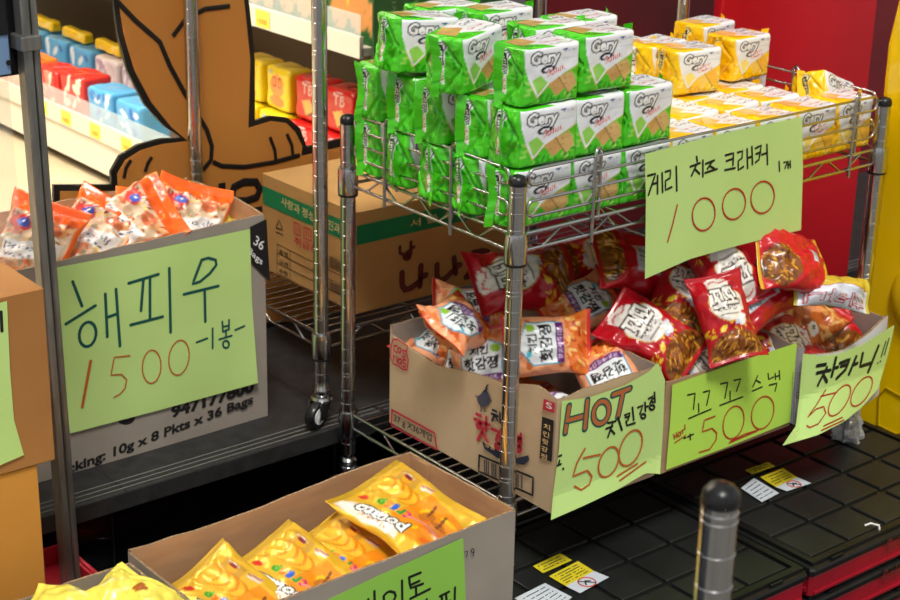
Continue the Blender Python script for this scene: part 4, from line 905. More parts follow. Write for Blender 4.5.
sign('bright green paper sign reading 꼬꼬스낵 500 on the middle box of red bags', s4, [(672.5, 385), (735, 363), (797, 343)], [(666, 470), (730, 446), (790, 422)], [(672.5, 385), (670, 425), (666, 470)], [(797, 343), (794, 380), (790, 422)], m_green2, [
    ('black_handwriting', m_black, .0030, k([[(140, 258), (172, 250), (165, 318)], [(208, 245), (235, 238), (222, 300)], [(187, 295), (188, 330)], [(145, 358), (240, 318)], [(282, 210), (312, 203), (300, 270)], [(340, 195), (368, 188), (350, 240)], [(322, 240), (322, 278)], [(278, 302), (376, 265)], [(440, 175), (420, 222)], [(435, 195), (452, 205)], [(418, 240), (460, 222)], [(485, 165), (488, 190), (508, 180)], [(515, 165), (517, 190)], [(517, 178), (530, 175)], [(533, 153), (535, 190)], [(490, 215), (523, 207), (515, 240)]])),
    ('small_handwriting', m_black, .0030, k([[(125, 442), (132, 440)], [(150, 425), (152, 448)], [(140, 437), (165, 425)]])),
    ('price_handwriting', m_inkred, .0026, k([[(258, 348), (212, 365), (203, 415), (245, 400), (265, 420), (262, 450), (235, 490), (190, 503)], ell(337, 375, 43, 72, .25), ell(462, 333, 46, 72, .28), [(318, 463), (450, 405), (385, 425), (325, 455)]])),
    ('small_red_handwriting', m_inkred, .0020, k([[(80, 425), (85, 445)], [(92, 418), (95, 440)], [(82, 435), (94, 430)], ell(105, 425, 6, 9), [(112, 412), (124, 405)], [(118, 408), (120, 422)], [(128, 385), (130, 405)], [(85, 462), (132, 430)]]))], curl=.0006)
o, s = (775, 320), 4.617
def d5(p): t = min(1, max(0, (p.x-.588)/.23)); return .026*math.sin(math.pi*t)*(.7)+.012*max(0, (-.34-p.z)/.05)
s5 = Pl((0, -1, 0), .080, .0045)
sign('curling green paper sign reading 차카니 500 on the rightmost box', s5, [(803, 353.6), (820, 356), (838, 354), (862, 345), (894.5, 325)], [(782.6, 445.6), (818, 435), (845, 421), (862, 407), (878, 389)], [(803, 353.6), (799, 400), (796, 426), (782.6, 445.6)], [(894.5, 325), (888, 355), (878, 389)], m_green, [
    ('bold_handwriting', m_black, .0070, k([[(195, 212), (235, 205)], [(195, 245), (255, 232)], [(240, 220), (200, 300)], [(225, 255), (240, 285)], [(282, 175), (262, 260)], [(270, 225), (290, 218)], [(300, 200), (345, 182), (325, 230), (285, 270)], [(305, 215), (335, 205)], [(375, 170), (342, 250)], [(362, 208), (380, 200)], [(405, 155), (393, 215), (440, 200)], [(478, 120), (430, 240)]])),
    ('exclamation_marks', m_black, .0034, k([[(512, 100), (490, 170)], [(527, 85), (505, 160)], [(474, 198), (475, 200)], [(486, 190), (487, 192)]])),
    ('price_handwriting', m_inkred, .0032, k([[(285, 335), (212, 352)], [(235, 322), (190, 395), (150, 450), (190, 412), (225, 400), (235, 430), (200, 480), (160, 497), (148, 488)], ell(298, 372, 34, 82, .55), ell(400, 330, 34, 78, .55), [(225, 490), (310, 450)], [(215, 510), (318, 462)]]))], disp=d5)
o, s = (360, 530), 7.5
s6 = Pl((0, -1, 0), -(PY0+.009), .0060)
sign('green paper sign on the long box of gold potato snacks', s6, [(300, 613), (380, 575), (463, 538)], [(310, 690), (390, 650), (466, 612)], [(300, 613), (305, 650), (310, 690)], [(463, 538), (465, 575), (466, 612)], mat('deep_green_paper', (150, 206, 84), .75, nz=((144, 200, 78), 5)), [
    ('black_handwriting', m_black, .0042, k([[(178, 495), (200, 470), (225, 460), (258, 468), (268, 495), (255, 525), (240, 560), (200, 560), (180, 530), (178, 495)], [(315, 380), (318, 540)], [(368, 355), (455, 320)], [(385, 410), (445, 382)], [(370, 355), (372, 395), (382, 435), (472, 403)], [(420, 435), (422, 490)], [(378, 515), (525, 442)], [(600, 497), (668, 463)], [(612, 495), (618, 545)], [(645, 480), (650, 530)], [(600, 565), (680, 530)], [(713, 432), (708, 590)], [(108, 460), (112, 600)], [(62, 520), (60, 600)], [(20, 545), (20, 610)], [(20, 580), (60, 565)], [(500, 520), (502, 590)], [(440, 560), (480, 540)]]))], curl=.0006)
s7 = Pl((0, -1, 0), -(SY-.004), .003)
sign('green paper sign cut by the left edge of the picture, on the brown carton', s7, [(-80, 330), (-30, 312), (7, 301)], [(-60, 500), (-20, 474), (24, 455)], [(-80, 330), (-70, 420), (-60, 500)], [(7, 301), (10, 370), (14, 420), (24, 455)], m_green, [
    ('black_handwriting', m_black, .0045, [[(1, 312), (2, 331)], [(-20, 330), (-18, 350)], [(-30, 342), (-2, 335)]])])
# ================================================================== CRACKER PACKS
PW, PD, PH = .102, .074, .0885
def cracker_front(base, dark, mid, red, redtxt, crk):
    a = Art(105, 100, base); a.fleck((0, 0, 105, 45), 40, [dark, mid], 8, 4)
    a.poly([(1, 100), (104, 100), (104, 64), (74, 50), (46, 36), (25, 14), (12, 40), (3, 70)], (238, 240, 246))
    a.line([(104, 63), (74, 49), (46, 35), (25, 13), (12, 40)], 1.4, (214, 190, 90))
    a.poly([(16, 44), (30, 52), (44, 38), (26, 18)], mid)
    a.poly([(44, 34), (66, 46), (84, 30), (60, 12)], crk[0]); a.poly([(64, 44), (88, 52), (98, 30), (84, 14)], crk[1]); a.fleck((48, 14, 92, 46), 30, [crk[2]], 1.8, 8, a.m_poly([(44, 34), (66, 46), (98, 48), (98, 14), (60, 12)]))
    a.line([(63, 45), (84, 13)], 1.6, (120, 80, 40))
    m = a.m_text('Gery', 13, 66, 50, 25, .0, .05); sw = a.m_ell(44, 61, 14, 7, .15)
    a.paint(a.grow(m, 3.4) | sw, (20, 26, 46)); a.paint(a.grow(m, .9), (250, 250, 252)); a.ell(44, 60.5, 8, 3, (235, 238, 246), .15)
    if len(redtxt) == 1: a.text(redtxt[0], 42, 48, 34, 12, red, .25, .2, (250, 240, 240), .8)
    else: a.text(redtxt[0], 44, 57, 32, 8, red, .18, .1, (250, 240, 240), .7); a.text(redtxt[1], 46, 47, 34, 8, red, .18, .1, (250, 240, 240), .7)
    a.text('Garudafood', 72, 87, 24, 4.5, (40, 60, 120)); a.line([(72, 91), (79, 91)], 3, (40, 70, 150)); a.line([(70, 76), (98, 76)], .8, (170, 176, 190)); a.text('Net 110 g', 70, 4, 26, 4, (30, 60, 30))
    return a
def cracker_top(base, mid, red, crk):
    a = Art(105, 79, base); a.poly([(40, 79), (105, 79), (105, 0), (60, 0), (30, 30)], (240, 240, 244)); a.poly([(6, 60), (40, 72), (52, 40), (16, 26)], crk[0]); a.line([(40, 78), (30, 30), (60, 0)], 1.5, mid)
    a.text('Gery', 62, 44, 36, 16, (24, 34, 60), .1, .1); a.text('Crackers', 50, 24, 40, 9, red, .1, .1); a.line([(56, 16), (70, 12), (80, 18), (92, 12), (100, 16)], 1.6, (30, 34, 50)); a.line([(60, 66), (76, 70), (96, 66)], 1.4, (40, 44, 60))
    return a
def cracker_end(base, dark, red, wh):
    a = Art(79, 100, base); a.fleck((0, 0, 79, 100), 16, [dark], 9, 5)
    m = a.m_text('Gery', 33, 90, 36, 15, -math.pi/2); a.paint(a.grow(m, 4), wh); a.paint(a.grow(m, 2.4), (24, 30, 46)); a.paint(m, wh)
    a.text('SALUT', 38, 48, 28, 6.5, red, -math.pi/2, 0, wh, 1.4); a.line([(31, 48), (31, 18)], 2, red); a.line([(33.5, 46), (33.5, 22)], 1, wh)
    return a
GR = dict(base=(76, 200, 34), dark=(40, 160, 24), mid=(150, 214, 90)); YE = dict(base=(252, 202, 10), dark=(236, 170, 0), mid=(252, 226, 120))
cg = [(206, 160, 96), (216, 176, 112), (170, 120, 60)]; cy_ = [(250, 206, 96), (252, 190, 60), (236, 160, 40)]
FG = cracker_front(GR['base'], GR['dark'], GR['mid'], (206, 30, 50), ['Salut'], cg); TG = cracker_top(GR['base'], GR['mid'], (206, 60, 60), cg); EG = cracker_end(GR['base'], GR['dark'], (216, 40, 60), (240, 248, 240))
FYl = cracker_front(YE['base'], YE['dark'], YE['mid'], (206, 40, 30), ['Cheese', 'Crackers'], cy_); TY = cracker_top(YE['base'], YE['mid'], (214, 80, 60), [(250, 190, 110)]*3); EY = cracker_end(YE['base'], YE['dark'], (200, 80, 20), (252, 230, 150))
gm = [pack_mesh('green_cracker_pack', PW, PD, PH, FG, TG, EG, s) for s in (1, 2, 3, 4)]
ymh = [pack_mesh('yellow_cracker_pack', PW, PD, PH, FYl, TY, EY, s) for s in (5, 6, 7, 8)]
Rn = random.Random(5)
SH = .0462
colw = ['column nearest the left rail', 'second column from the left rail', 'third column from the left rail', 'fourth column', 'fifth column', 'sixth column', 'seventh column']
roww = ['front row', 'second row', 'middle row', 'fourth row', 'back row']
layw = ['bottom layer', 'middle layer', 'top layer']
def place_pack(ms, nm, x, y, z, rx=0, ry=0, rz=0, label='', grp=''):
    o = bpy.data.objects.new(nm, Rn.choice(ms)); C.objects.link(o); o.location = (x, y, z); o.rotation_euler = (rx, ry, rz); return tag(o, label, 'crackers', grp)
gg = 'green cracker packs stacked in the basket'; gy_ = 'yellow cracker packs stacked in the basket'
cxs = [onY(px, py, .02)[0]-PW/2 for px, py in ((570, 140), (621, 120), (669, 110))]; cx3 = [onY(562, 70, .05)[0]-PW/2, onY(617, 60, .05)[0]-PW/2, onY(655, 50, .06)[0]-PW/2]
PZ = .0905
print('CXS', cxs, cx3)
def ry_(r): return .046+.0805*r
colw = ['left column', 'second column', 'third column']
for L in (0, 1):
    for r in range(5):
        for c in range(3):
            j = (Rn.uniform(-.010, .0) if c == 0 else Rn.uniform(-.002, .002), Rn.uniform(-.002, .002)); tilt = Rn.uniform(-.10, .12) if (c == 0 and r) else Rn.uniform(-.04, .04)
            place_pack(gm, 'green_cracker_pack', cxs[c]+j[0], ry_(r)+j[1], SH+PZ*L, 0, 0, tilt, 'green pack of crackers, %s, %s, %s of the stack' % (layw[L], roww[r], colw[c]), gg).scale = (1.12 if c == 0 else 1, 1, 1)
top3 = [(0, .050, -.03, 0, 0, 'front row, left'), (1, .052, .05, .02, 0, 'front row, right'), (0, .165, .28, -.07, -.040, 'second row, left, turned askew'), (1, .150, 0, 0, -.005, 'second row, middle'), (2, .160, .02, 0, -.02, 'second row, right'),
        (0, .285, -.10, .08, -.042, 'tilted at the far left corner'), (0, .350, .02, 0, .062, 'back row, left'), (1, .285, 0, 0, .005, 'back row, middle')]
for c, y, rz, ry, dx, w_ in top3:
    place_pack(gm, 'green_cracker_pack', cx3[c]+dx, y, SH+2*PZ+(.004 if ry else 0), 0, ry, rz, 'green pack of crackers in the top layer, '+w_, gg).scale = (1.06, 1, .96)
ycol = ['beside the green packs', 'second column', 'middle column', 'fourth column', 'rightmost']
for r in range(5):
    for c in range(5):
        if c == 4 and r in (1, 2): continue
        x = cxs[2]+.002+.1005*(c+1)
        o = place_pack(ymh, 'yellow_cracker_pack', x, ry_(r), SH+Rn.uniform(0, .002), 0, Rn.uniform(-.02, .02), Rn.uniform(-.09, .09), 'yellow crackers, bottom layer, %s, %s' % (roww[r], ycol[c]), gy_); o.scale = (.94, 1, 1)
ytop = [((640, 57), 3.3, -.05, 'far back beside the green packs, half hidden'), ((668, 90), 3.0, .10, 'upright, second from left'), ((702, 92), 2.2, -.12, 'upright with its yellow end turned to the front'), ((752, 83), 2.5, .02, 'upright, rightmost of the raised yellow row'), ((718, 62), 3.9, .1, 'behind the two front raised packs, white top showing')]
for (px, py), r, rz, w in ytop:
    q = onY(px, py, ry_(r)-.04); place_pack(ymh, 'yellow_cracker_pack', q[0], ry_(r), SH+.0925, 0, 0, rz, 'yellow crackers standing on top, '+w, gy_).scale = (.96, 1, .86)
q = onY(832, 138, .10)
place_pack(ymh, 'yellow_cracker_pack', .822, .110, SH+.012, -.42, .40, .05, 'yellow pack of crackers leaning askew against the right front rails', gy_)
# ================================================================== CHIP BAGS
def seal(a, col, w=10): a.poly([(0, 0), (a.w, 0), (a.w, w), (0, w)], col); a.poly([(0, a.h-w), (a.w, a.h-w), (a.w, a.h), (0, a.h)], col); return a
def hot_front():
    a = Art(140, 190, (238, 160, 116)); a.poly([(0, 0), (140, 0), (140, 66), (90, 50), (40, 62), (0, 48)], (232, 116, 44)); a.fleck((0, 0, 140, 56), 46, [(226, 120, 50), (240, 160, 70), (190, 70, 30), (250, 200, 120)], 13, 2); a.fleck((0, 150, 140, 190), 30, [(232, 130, 70), (214, 90, 40), (244, 180, 120)], 12, 3)
    for x, y in ((22, 74), (118, 84), (22, 140), (120, 136), (70, 66)): a.ell(x, y, 10, 7, (206, 104, 48), x)
    P = [(20, 76), (20, 132), (66, 166), (120, 140), (120, 76)]; 
    m = a.m_poly(P); a.paint(a.grow(m, 3), (60, 160, 190)); a.paint(m, (236, 242, 246)); a.paint(a.grow(a.m_text('치킨', 46, 124, 44, 20), 1.1), (26, 20, 26)); a.paint(a.grow(a.m_text('핫강정', 27, 92, 84, 27), 1.3), (26, 20, 26)); a.poly([(20, 66), (120, 66), (120, 82), (20, 82)], (100, 30, 110)); a.text('달콤매콤강정', 30, 70, 80, 8, (226, 200, 230)); a.ell(106, 136, 11, 9, (150, 200, 50)); a.ell(44, 142, 6, 6, (70, 190, 210))
    return seal(a, (204, 36, 30), 9)
def hot_back():
    a = Art(140, 190, (236, 150, 96)); a.fleck((0, 0, 140, 190), 60, [(226, 110, 50), (244, 170, 100), (200, 80, 40)], 16, 9); a.poly([(22, 40), (70, 40), (70, 150), (22, 150)], (236, 214, 190))
    for k in range(16): a.line([(27, 50+k*6), (64, 50+k*6)], 1.4, (150, 120, 110))
    return seal(a, (204, 36, 30), 9)
def noodles(a, cx, cy, rx, ry, seed, n=70):
    R = random.Random(seed); reg = a.m_ell(cx, cy, rx, ry); a.paint(reg, (134, 74, 24))
    for i in range(n):
        x, y, t = cx+R.uniform(-rx, rx), cy+R.uniform(-ry, ry), R.uniform(0, math.pi); P = []; k_ = R.uniform(-.35, .35)
        for j in range(6): P.append((x, y)); x += 5*math.cos(t); y += 5*math.sin(t); t += k_
        a.paint(a.m_line(P, R.uniform(2, 3.6)) & reg, R.choice([(206, 138, 44), (86, 42, 16), (232, 170, 56), (60, 28, 12), (170, 98, 34), (110, 56, 20)]))
    return a
def kk_front():
    a = Art(140, 190, (182, 12, 30)); nd = [(196, 128, 40), (110, 52, 20), (226, 164, 50), (70, 34, 16), (150, 84, 30), (90, 44, 20)]
    noodles(a, 70, 26, 66, 34, 4); a.fleck((0, 55, 140, 80), 16, [(240, 190, 40)], 8, 6)
    m = a.m_ell(72, 118, 46, 40); a.paint(a.grow(m, 2), (214, 170, 60)); a.paint(m, (234, 228, 222)); a.poly([(38, 140), (40, 176), (60, 184), (92, 176), (104, 140)], (234, 228, 222)); a.line([(44, 168), (60, 176), (76, 166), (92, 172)], 3, (200, 40, 50))
    m = a.m_text('꼬꼬', 34, 113, 70, 38, .05, .1); a.paint(a.grow(m, 4.6), (60, 24, 20)); a.paint(a.grow(m, 1.6), (240, 236, 230)); a.text('FRIED SNACK', 40, 102, 58, 8, (40, 24, 20)); a.line([(42, 94), (96, 94)], 2, (130, 120, 116)); a.line([(46, 89), (92, 89)], 1.6, (150, 140, 136))
    a.ell(96, 76, 13, 9, (236, 238, 244), .4); a.ell(106, 86, 6, 6, (236, 238, 244)); a.ell(107, 94, 6, 4, (200, 30, 30)); a.ell(80, 74, 9, 4, (190, 200, 220), .5); a.ell(40, 66, 12, 6, (240, 200, 60), .5); a.ell(52, 126, 0.1, .1, (0, 0, 0))
    return seal(a, (176, 14, 30), 9)
def kk_back():
    a = Art(140, 190, (182, 12, 30)); noodles(a, 70, 18, 60, 26, 14, 50); a.poly([(40, 66), (104, 66), (104, 160), (40, 160)], (196, 204, 214))
    for k in range(9): a.line([(44, 116+k*5), (88-4*(k % 3), 116+k*5)], 1.8, (110, 116, 130))
    for k in range(12): a.line([(50+k*2.6, 74), (50+k*2.6, 96)], 1.2 if k % 3 else 2, (40, 44, 54))
    a.line([(92, 70), (92, 156)], 1, (120, 126, 140)); return seal(a, (176, 14, 30), 9)
def kk_barc():
    a = Art(140, 190, (200, 18, 36)); noodles(a, 46, 145, 44, 38, 24, 60); a.poly([(60, 50), (96, 50), (96, 66), (60, 66)], (196, 200, 206)); 
    for k in range(10): a.line([(63+k*3.2, 53), (63+k*3.2, 63)], 1.3, (60, 50, 56))
    a.line([(20, 30), (40, 32)], 2, (120, 10, 20)); return seal(a, (220, 170, 40), 7)
def ck_front():
    a = Art(140, 190, (186, 92, 40)); a.fleck((0, 20, 140, 120), 70, [(226, 160, 90), (150, 70, 40), (240, 190, 120), (200, 120, 60)], 15, 33); 
    m = a.m_poly([(10, 130), (20, 176), (128, 178), (134, 140), (110, 120), (70, 128), (40, 118)]); a.paint(a.grow(m, 3), (190, 50, 40)); a.paint(m, (226, 230, 244)); m = a.m_text('차카니', 20, 130, 98, 38, .0, .1); a.paint(a.grow(m, 3), (190, 40, 30)); a.paint(m, (236, 238, 248))
    a.ell(34, 100, 14, 12, (232, 234, 240)); a.ell(36, 96, 4, 4, (20, 20, 30)); a.ell(84, 66, 34, 16, (232, 150, 100), .3); a.ell(100, 54, 16, 10, (240, 220, 120)); a.poly([(0, 0), (140, 0), (140, 24), (0, 16)], (190, 24, 34)); return seal(a, (190, 24, 34), 8)
def ck_side():
    a = Art(140, 190, (214, 186, 60)); m = a.m_poly([(60, 0), (140, 0), (140, 190), (60, 190), (74, 150), (56, 110), (76, 70), (60, 30)]); a.paint(a.grow(m, 3), (170, 60, 60)); a.paint(m, (222, 226, 240)); m = a.m_text('차카니', 96, 170, 150, 36, -math.pi/2); a.paint(a.grow(m, 3), (176, 50, 50)); a.paint(m, (230, 232, 246)); return seal(a, (206, 186, 66), 9)
def hp_front(v=0):
    a = Art(170, 220, (222, 190, 156)); a.fleck((10, 20, 160, 200), 60, [(236, 170, 110), (200, 96, 60), (250, 240, 228), (176, 160, 130), (226, 130, 80), (240, 200, 90)], 22, 40+v); a.fleck((10, 20, 160, 200), 50, [(250, 246, 240), (140, 60, 60), (200, 60, 50), (120, 110, 96)], 7, 50+v)
    if v == 0:
        a.poly([(20, 60), (150, 90), (150, 130), (20, 104)], (240, 236, 232)); a.text('Deliciously', 26, 82, 110, 16, (70, 60, 100), .18, .2); a.text('Wonderful', 34, 68, 90, 9, (90, 80, 110), .18, .2); a.ell(40, 150, 26, 18, (214, 60, 50)); a.ell(46, 152, 16, 11, (60, 90, 180)); a.text('P', 42, 146, 9, 14, (250, 250, 250)); a.ell(114, 156, 22, 16, (206, 110, 70))
    if v == 1:
        a.fleck((20, 20, 150, 200), 70, [(220, 206, 170), (160, 146, 120), (250, 246, 236), (206, 160, 120), (120, 104, 84)], 15, 60); a.ell(120, 70, 15, 13, (240, 226, 60)); a.text('8', 115, 62, 10, 17, (20, 20, 20)); a.ell(40, 130, 10, 9, (236, 226, 110)); a.text('8', 37, 125, 6, 10, (60, 60, 40))
    if v == 2: a.fleck((10, 10, 160, 210), 60, [(240, 220, 30), (250, 236, 90), (210, 190, 20)], 26, 61)
    for P in ([(0, 0), (170, 0), (170, 24), (0, 24)], [(0, 176), (170, 176), (170, 220), (0, 220)]): a.poly(P, (250, 96, 20))
    a.poly([(0, 0), (9, 0), (9, 220), (0, 220)], (250, 110, 30)); a.poly([(161, 0), (170, 0), (170, 220), (161, 220)], (250, 110, 30)); return a
def pt_front():
    a = Art(190, 165, (236, 186, 50)); a.poly([(14, 40), (90, 30), (100, 120), (60, 140), (14, 130)], (246, 150, 30)); a.fleck((20, 46, 80, 120), 10, [(252, 200, 30), (250, 120, 20)], 16, 72)
    for k in range(4): a.ell(112+k*17, 64, 23, 20, (232, 140, 24)); a.ell(114+k*17, 65, 20, 17, (252, 190, 50))
    m = a.m_poly([(60, 156), (70, 128), (160, 130), (184, 140), (184, 156), (120, 160)]); a.paint(m, (250, 236, 220))
    m = a.grow(a.m_text('potato', 60, 117, 90, 24, .03, .1), 1.2); a.paint(a.grow(m, 2.6), (20, 20, 30)); a.paint(m, (250, 250, 250))
    for i, (ch, cc) in enumerate(zip('crisp', ((220, 30, 120), (40, 150, 60), (30, 90, 200), (240, 120, 20), (60, 170, 50)))): a.paint(a.grow(a.m_text(ch, 76+i*13, 93, 9, 15, .03), 1.2), cc)
    a.text('Natural', 84, 144, 50, 10, (240, 110, 20)); a.ell(164, 108, 10, 6, (214, 30, 30)); a.poly([(120, 18), (160, 20), (158, 48), (118, 44)], (214, 160, 60)); a.ell(138, 36, 9, 8, (250, 180, 40)); a.text('mini', 132, 24, 20, 7, (230, 240, 250)); a.ell(140, 30, 8, 4, (150, 40, 60)); a.line([(92, 20), (114, 24)], 3, (150, 80, 170)); a.line([(92, 26), (112, 30)], 3, (230, 220, 240))
    for x, y in ((34, 84), (60, 76)): a.ell(x, y, 13, 15, (206, 120, 40)); a.line([(x, y), (x+8, y-32)], 4, (120, 70, 40))
    a.line([(20, 96), (50, 94), (78, 104)], 4, (230, 140, 150)); a.text('calbee', 14, 150, 40, 6, (250, 250, 240)) if False else None
    a.poly([(0, 0), (12, 0), (12, 165), (0, 165)], (200, 156, 40)); a.poly([(178, 0), (190, 0), (190, 165), (178, 165)], (200, 156, 40)); a.text('POTATO', 3, 56, 40, 5, (250, 240, 200), math.pi/2); return a
HF, HB, KF, KB, KC, CF, CS = hot_front(), hot_back(), kk_front(), kk_back(), kk_barc(), ck_front(), ck_side()
HP = [hp_front(i) for i in range(3)]; PT = pt_front()
PB = Art(190, 165, (226, 178, 50)); YB_ = Art(120, 150, (250, 232, 96)); YB_.ell(86, 40, 14, 8, (170, 90, 30)); YB_.fleck((10, 10, 110, 140), 8, [(252, 240, 150), (244, 222, 70)], 20, 3)
m_happy = mat('clear_snack_film', vc=True, rough=.16, coat=.5, bump=(48, .55, .005))
m_gold = mat('gold_foil_film', vc=True, rough=.28, metal=.25, coat=.35, bump=(22, .25, .005))
hm = [bag_mesh('chip_bag', .135, .185, .058, HF, HB, s, b_) for s, b_ in ((1, .008), (2, -.006), (3, .012))]
km = [bag_mesh('noodle_bag', .128, .195, .060, KF, KB, s, b_) for s, b_ in ((4, .006), (5, -.010), (6, .004))]
kc = bag_mesh('noodle_bag', .150, .190, .054, KC, KB, 7, -.008)
cm = [bag_mesh('snack_bag', .150, .200, .050, CF, KB, 8, .006), bag_mesh('snack_bag', .070, .165, .050, CS, CS, 9, -.004)]
hpm = [bag_mesh('clear_snack_bag', .165, .215, .060, HP[i % 3], HP[1], 10+i, (.01, -.01, .006, .0)[i], 50, 64, m_happy, .022, 2.0, False) for i in range(4)]
PTt = PT.turned(); ptm = [bag_mesh('potato_snack_bag', .150, .190, .032, PTt, PB, 20+i, .003, 62, 76, m_gold, .014, .4) for i in range(2)]
def bag_pt(i, seed):   # sealed at the left and right ends: build rotated
    pass
ybm = bag_mesh('pale_yellow_bag', .11, .14, .05, YB_, YB_, 31, .0, 40, 46, m_film2, .01, 1.2)
up_ = (-.30, -.42, .86)
g_hot = 'orange chip bags in the tan box'; g_kk = 'red noodle snack bags in the middle box'
def B(nm, me, px, py, z, n, d, label, cat, grp, sc=1.): return put(nm, me, onZ(px, py, z), n, d, label, cat, grp, sc)
# hot chicken bags (tan box)
for a in ((hm[2], 455, 326, -.165, (.35, -.55, .75), (-1, .42), 'orange chip bag lying slantwise on top of the tan box, at its far left corner'),
          (hm[0], 440, 352, -.225, (-.1, -.3, .95), (-1, -.5), 'orange chip bag tucked along the left rim of the tan box'),
          (hm[1], 548, 345, -.195, (-.45, -.70, .55), (-1, .05), 'orange chip bag with white Korean label facing out, just right of the chrome post'),
          (hm[0], 608, 376, -.215, (-.5, -.3, .75), (.45, 1), 'orange chip bag leaning in the right front corner of the tan box'),
          (hm[1], 486, 370, -.215, (-.75, -.45, .45), (-.1, -1), 'orange chip bag standing upright behind the chrome post, label low'),
          (hm[2], 474, 312, -.190, (-.2, -.5, .85), (-1, -.12), 'orange chip bag at the back of the tan box, red end to the left'),
          (hm[0], 580, 308, -.190, (-.3, -.5, .8), (.9, -.4), 'orange chip bag at the back right of the tan box, below the hanging basket'),
          (hm[2], 465, 375, -.245, (-.6, -.5, .6), (.25, -1), 'orange chip bag behind the left rim with its red seal upright')): settle(B('chip_bag', a[0], *a[1:6], a[6], 'chips', g_hot, .80), HX, .252, HY, .345, -.205)
for i, (x, y, z, r) in enumerate(((.142, .035, -.355, .0), (.142, .23, -.355, .05), (.142, .05, -.310, 3.1), (.142, .235, -.305, .05), (.142, .23, -.262, 3.14))):
    o = bpy.data.objects.new('chip_bag', hm[i % 3]); C.objects.link(o); o.location = (x, y, z); o.rotation_euler = (.02, .0, r); tag(o, 'orange chip bag buried inside the tan box under the others', 'chips', 'buried orange chip bags')
# red noodle bags
for a in ((km[0], 522, 280, -.145, (-.15, -.60, .8), (-1, .12), 'red noodle bag lying across the heap behind the chrome post', False, 1.0),
          (km[2], 636, 266, -.115, (.15, -.75, .6), (1, .25), 'red noodle bag at the top left below the hanging sign, silver panel up', True, .95),
          (km[1], 652, 336, -.160, (-.35, -.62, .7), (-.85, -.55), 'red noodle bag slanting above the left corner of the green signed box, white label left'),
          (km[0], 725, 318, -.158, (-.35, -.70, .62), (-.28, -1), 'red noodle bag standing steeply with its white label facing out', False, .78),
          (km[1], 756, 297, -.165, (-.1, -.62, .75), (-.9, .5), 'red noodle bag with square silver panel behind the steep one', True),
          (km[2], 722, 266, -.105, (-.2, -.6, .75), (.6, 1), 'red noodle bag high in the heap with noodles up, under the sign edge'),
          (kc, 793, 262, -.105, (.1, -.72, .7), (-1, -.2), 'red bag with small barcode lying highest at the right'),
          (km[2], 772, 350, -.215, (-.3, -.6, .7), (.9, -.35), 'small showing red bag in the right front corner of the middle box'),
          (km[0], 690, 372, -.205, (-.3, -.55, .75), (.9, -.7), 'red bag with noodles pressed at the front left of the middle box'),
          (km[1], 600, 290, -.195, (-.3, -.6, .75), (-.5, -1), 'red bag in shade between the tan box and the heap'),
          (km[0], 585, 262, -.150, (-.1, -.6, .8), (1, -.2), 'red bag deep at the back below the wire basket'),
          (km[2], 680, 300, -.160, (-.2, -.6, .8), (.3, -1), 'red bag in the middle of the heap, mostly covered'),
          (km[0], 660, 388, -.235, (-.5, -.6, .6), (.6, 1), 'red bag corner at the joint of the tan box and the middle box')):
    o = B('noodle_bag', *a[:6], a[6], 'chips', g_kk, a[8] if len(a) > 8 else .86)
    if len(a) > 7 and a[7]: o.matrix_world = o.matrix_world @ Matrix.Rotation(math.pi, 4, 'Y')
    bpy.context.view_layer.update(); settle(o, .262 if o.location.x > .27 else -9, .578, -.072, .30, -.240, up=.0 if abs(a[1]-725) < 1 else .045)
for i, (x, y, z, r) in enumerate(((.345, .035, -.362, .0), (.49, .035, -.362, 0), (.345, .195, -.362, 3.1), (.49, .195, -.362, 0), (.345, .035, -.322, .05), (.49, .035, -.32, 3.1), (.345, .195, -.32, 0), (.49, .195, -.32, 0), (.36, .04, -.282, 0), (.49, .04, -.28, 3.1), (.35, .195, -.275, .0), (.49, .195, -.27, 0), (.40, .18, -.235, .4), (.50, .20, -.21, -.3), (.36, .22, -.20, .2), (.44, .22, -.165, 3.0))):
    o = bpy.data.objects.new('noodle_bag', km[i % 3]); C.objects.link(o); o.location = (x, y, z); o.rotation_euler = (.02, -.0, r); o.scale = (.9, .9, .9); tag(o, 'red noodle bag buried inside the middle box under the others', 'chips', 'buried red noodle bags')
g_ck = 'bags in the rightmost box'
o = B('snack_bag', cm[1], 832, 291, -.155, (-.2, -.72, .66), (1, .10), 'yellow edged bag with white lettering sticking out toward the right post', 'chips', g_ck, .9); settle(o, .588, .812, -.082, .30, -.262, up=.05)
o = B('snack_bag', cm[0], 797, 322, -.185, (-.2, -.60, .75), (-.75, .62), 'brown bag with fried chicken picture and red lower edge on the rightmost box', 'chips', g_ck, .9); settle(o, .588, .812, -.082, .30, -.262, up=.05)
o = B('snack_bag', kc, 846, 328, -.235, (-.5, -.55, .65), (-.5, -1), 'plain red bag standing inside the rightmost box', 'chips', g_ck); o.matrix_world = o.matrix_world @ Matrix.Rotation(math.pi, 4, 'Z'); bpy.context.view_layer.update(); settle(o, .588, .812, -.082, .30, -.262, up=.05, clampx=True)
o = B('snack_bag', cm[0], 815, 350, -.262, (-.3, -.6, .7), (-1, .2), 'white and red bag low at the front rim of the rightmost box', 'chips', g_ck, .9); settle(o, .588, .812, -.082, .30, -.262, up=.05)
for i, (x, y, z) in enumerate(((.70, .03, -.36), (.70, .19, -.36), (.70, .035, -.315), (.70, .19, -.31), (.70, .17, -.268), (.69, .19, -.225))):
    o = bpy.data.objects.new('snack_bag', cm[0]); C.objects.link(o); o.location = (x, y, z); o.rotation_euler = (.02, .0, 3.14*(i%2)); o.scale = (.9, .85, .9); tag(o, 'brown snack bag buried inside the rightmost box', 'chips', 'buried brown snack bags')
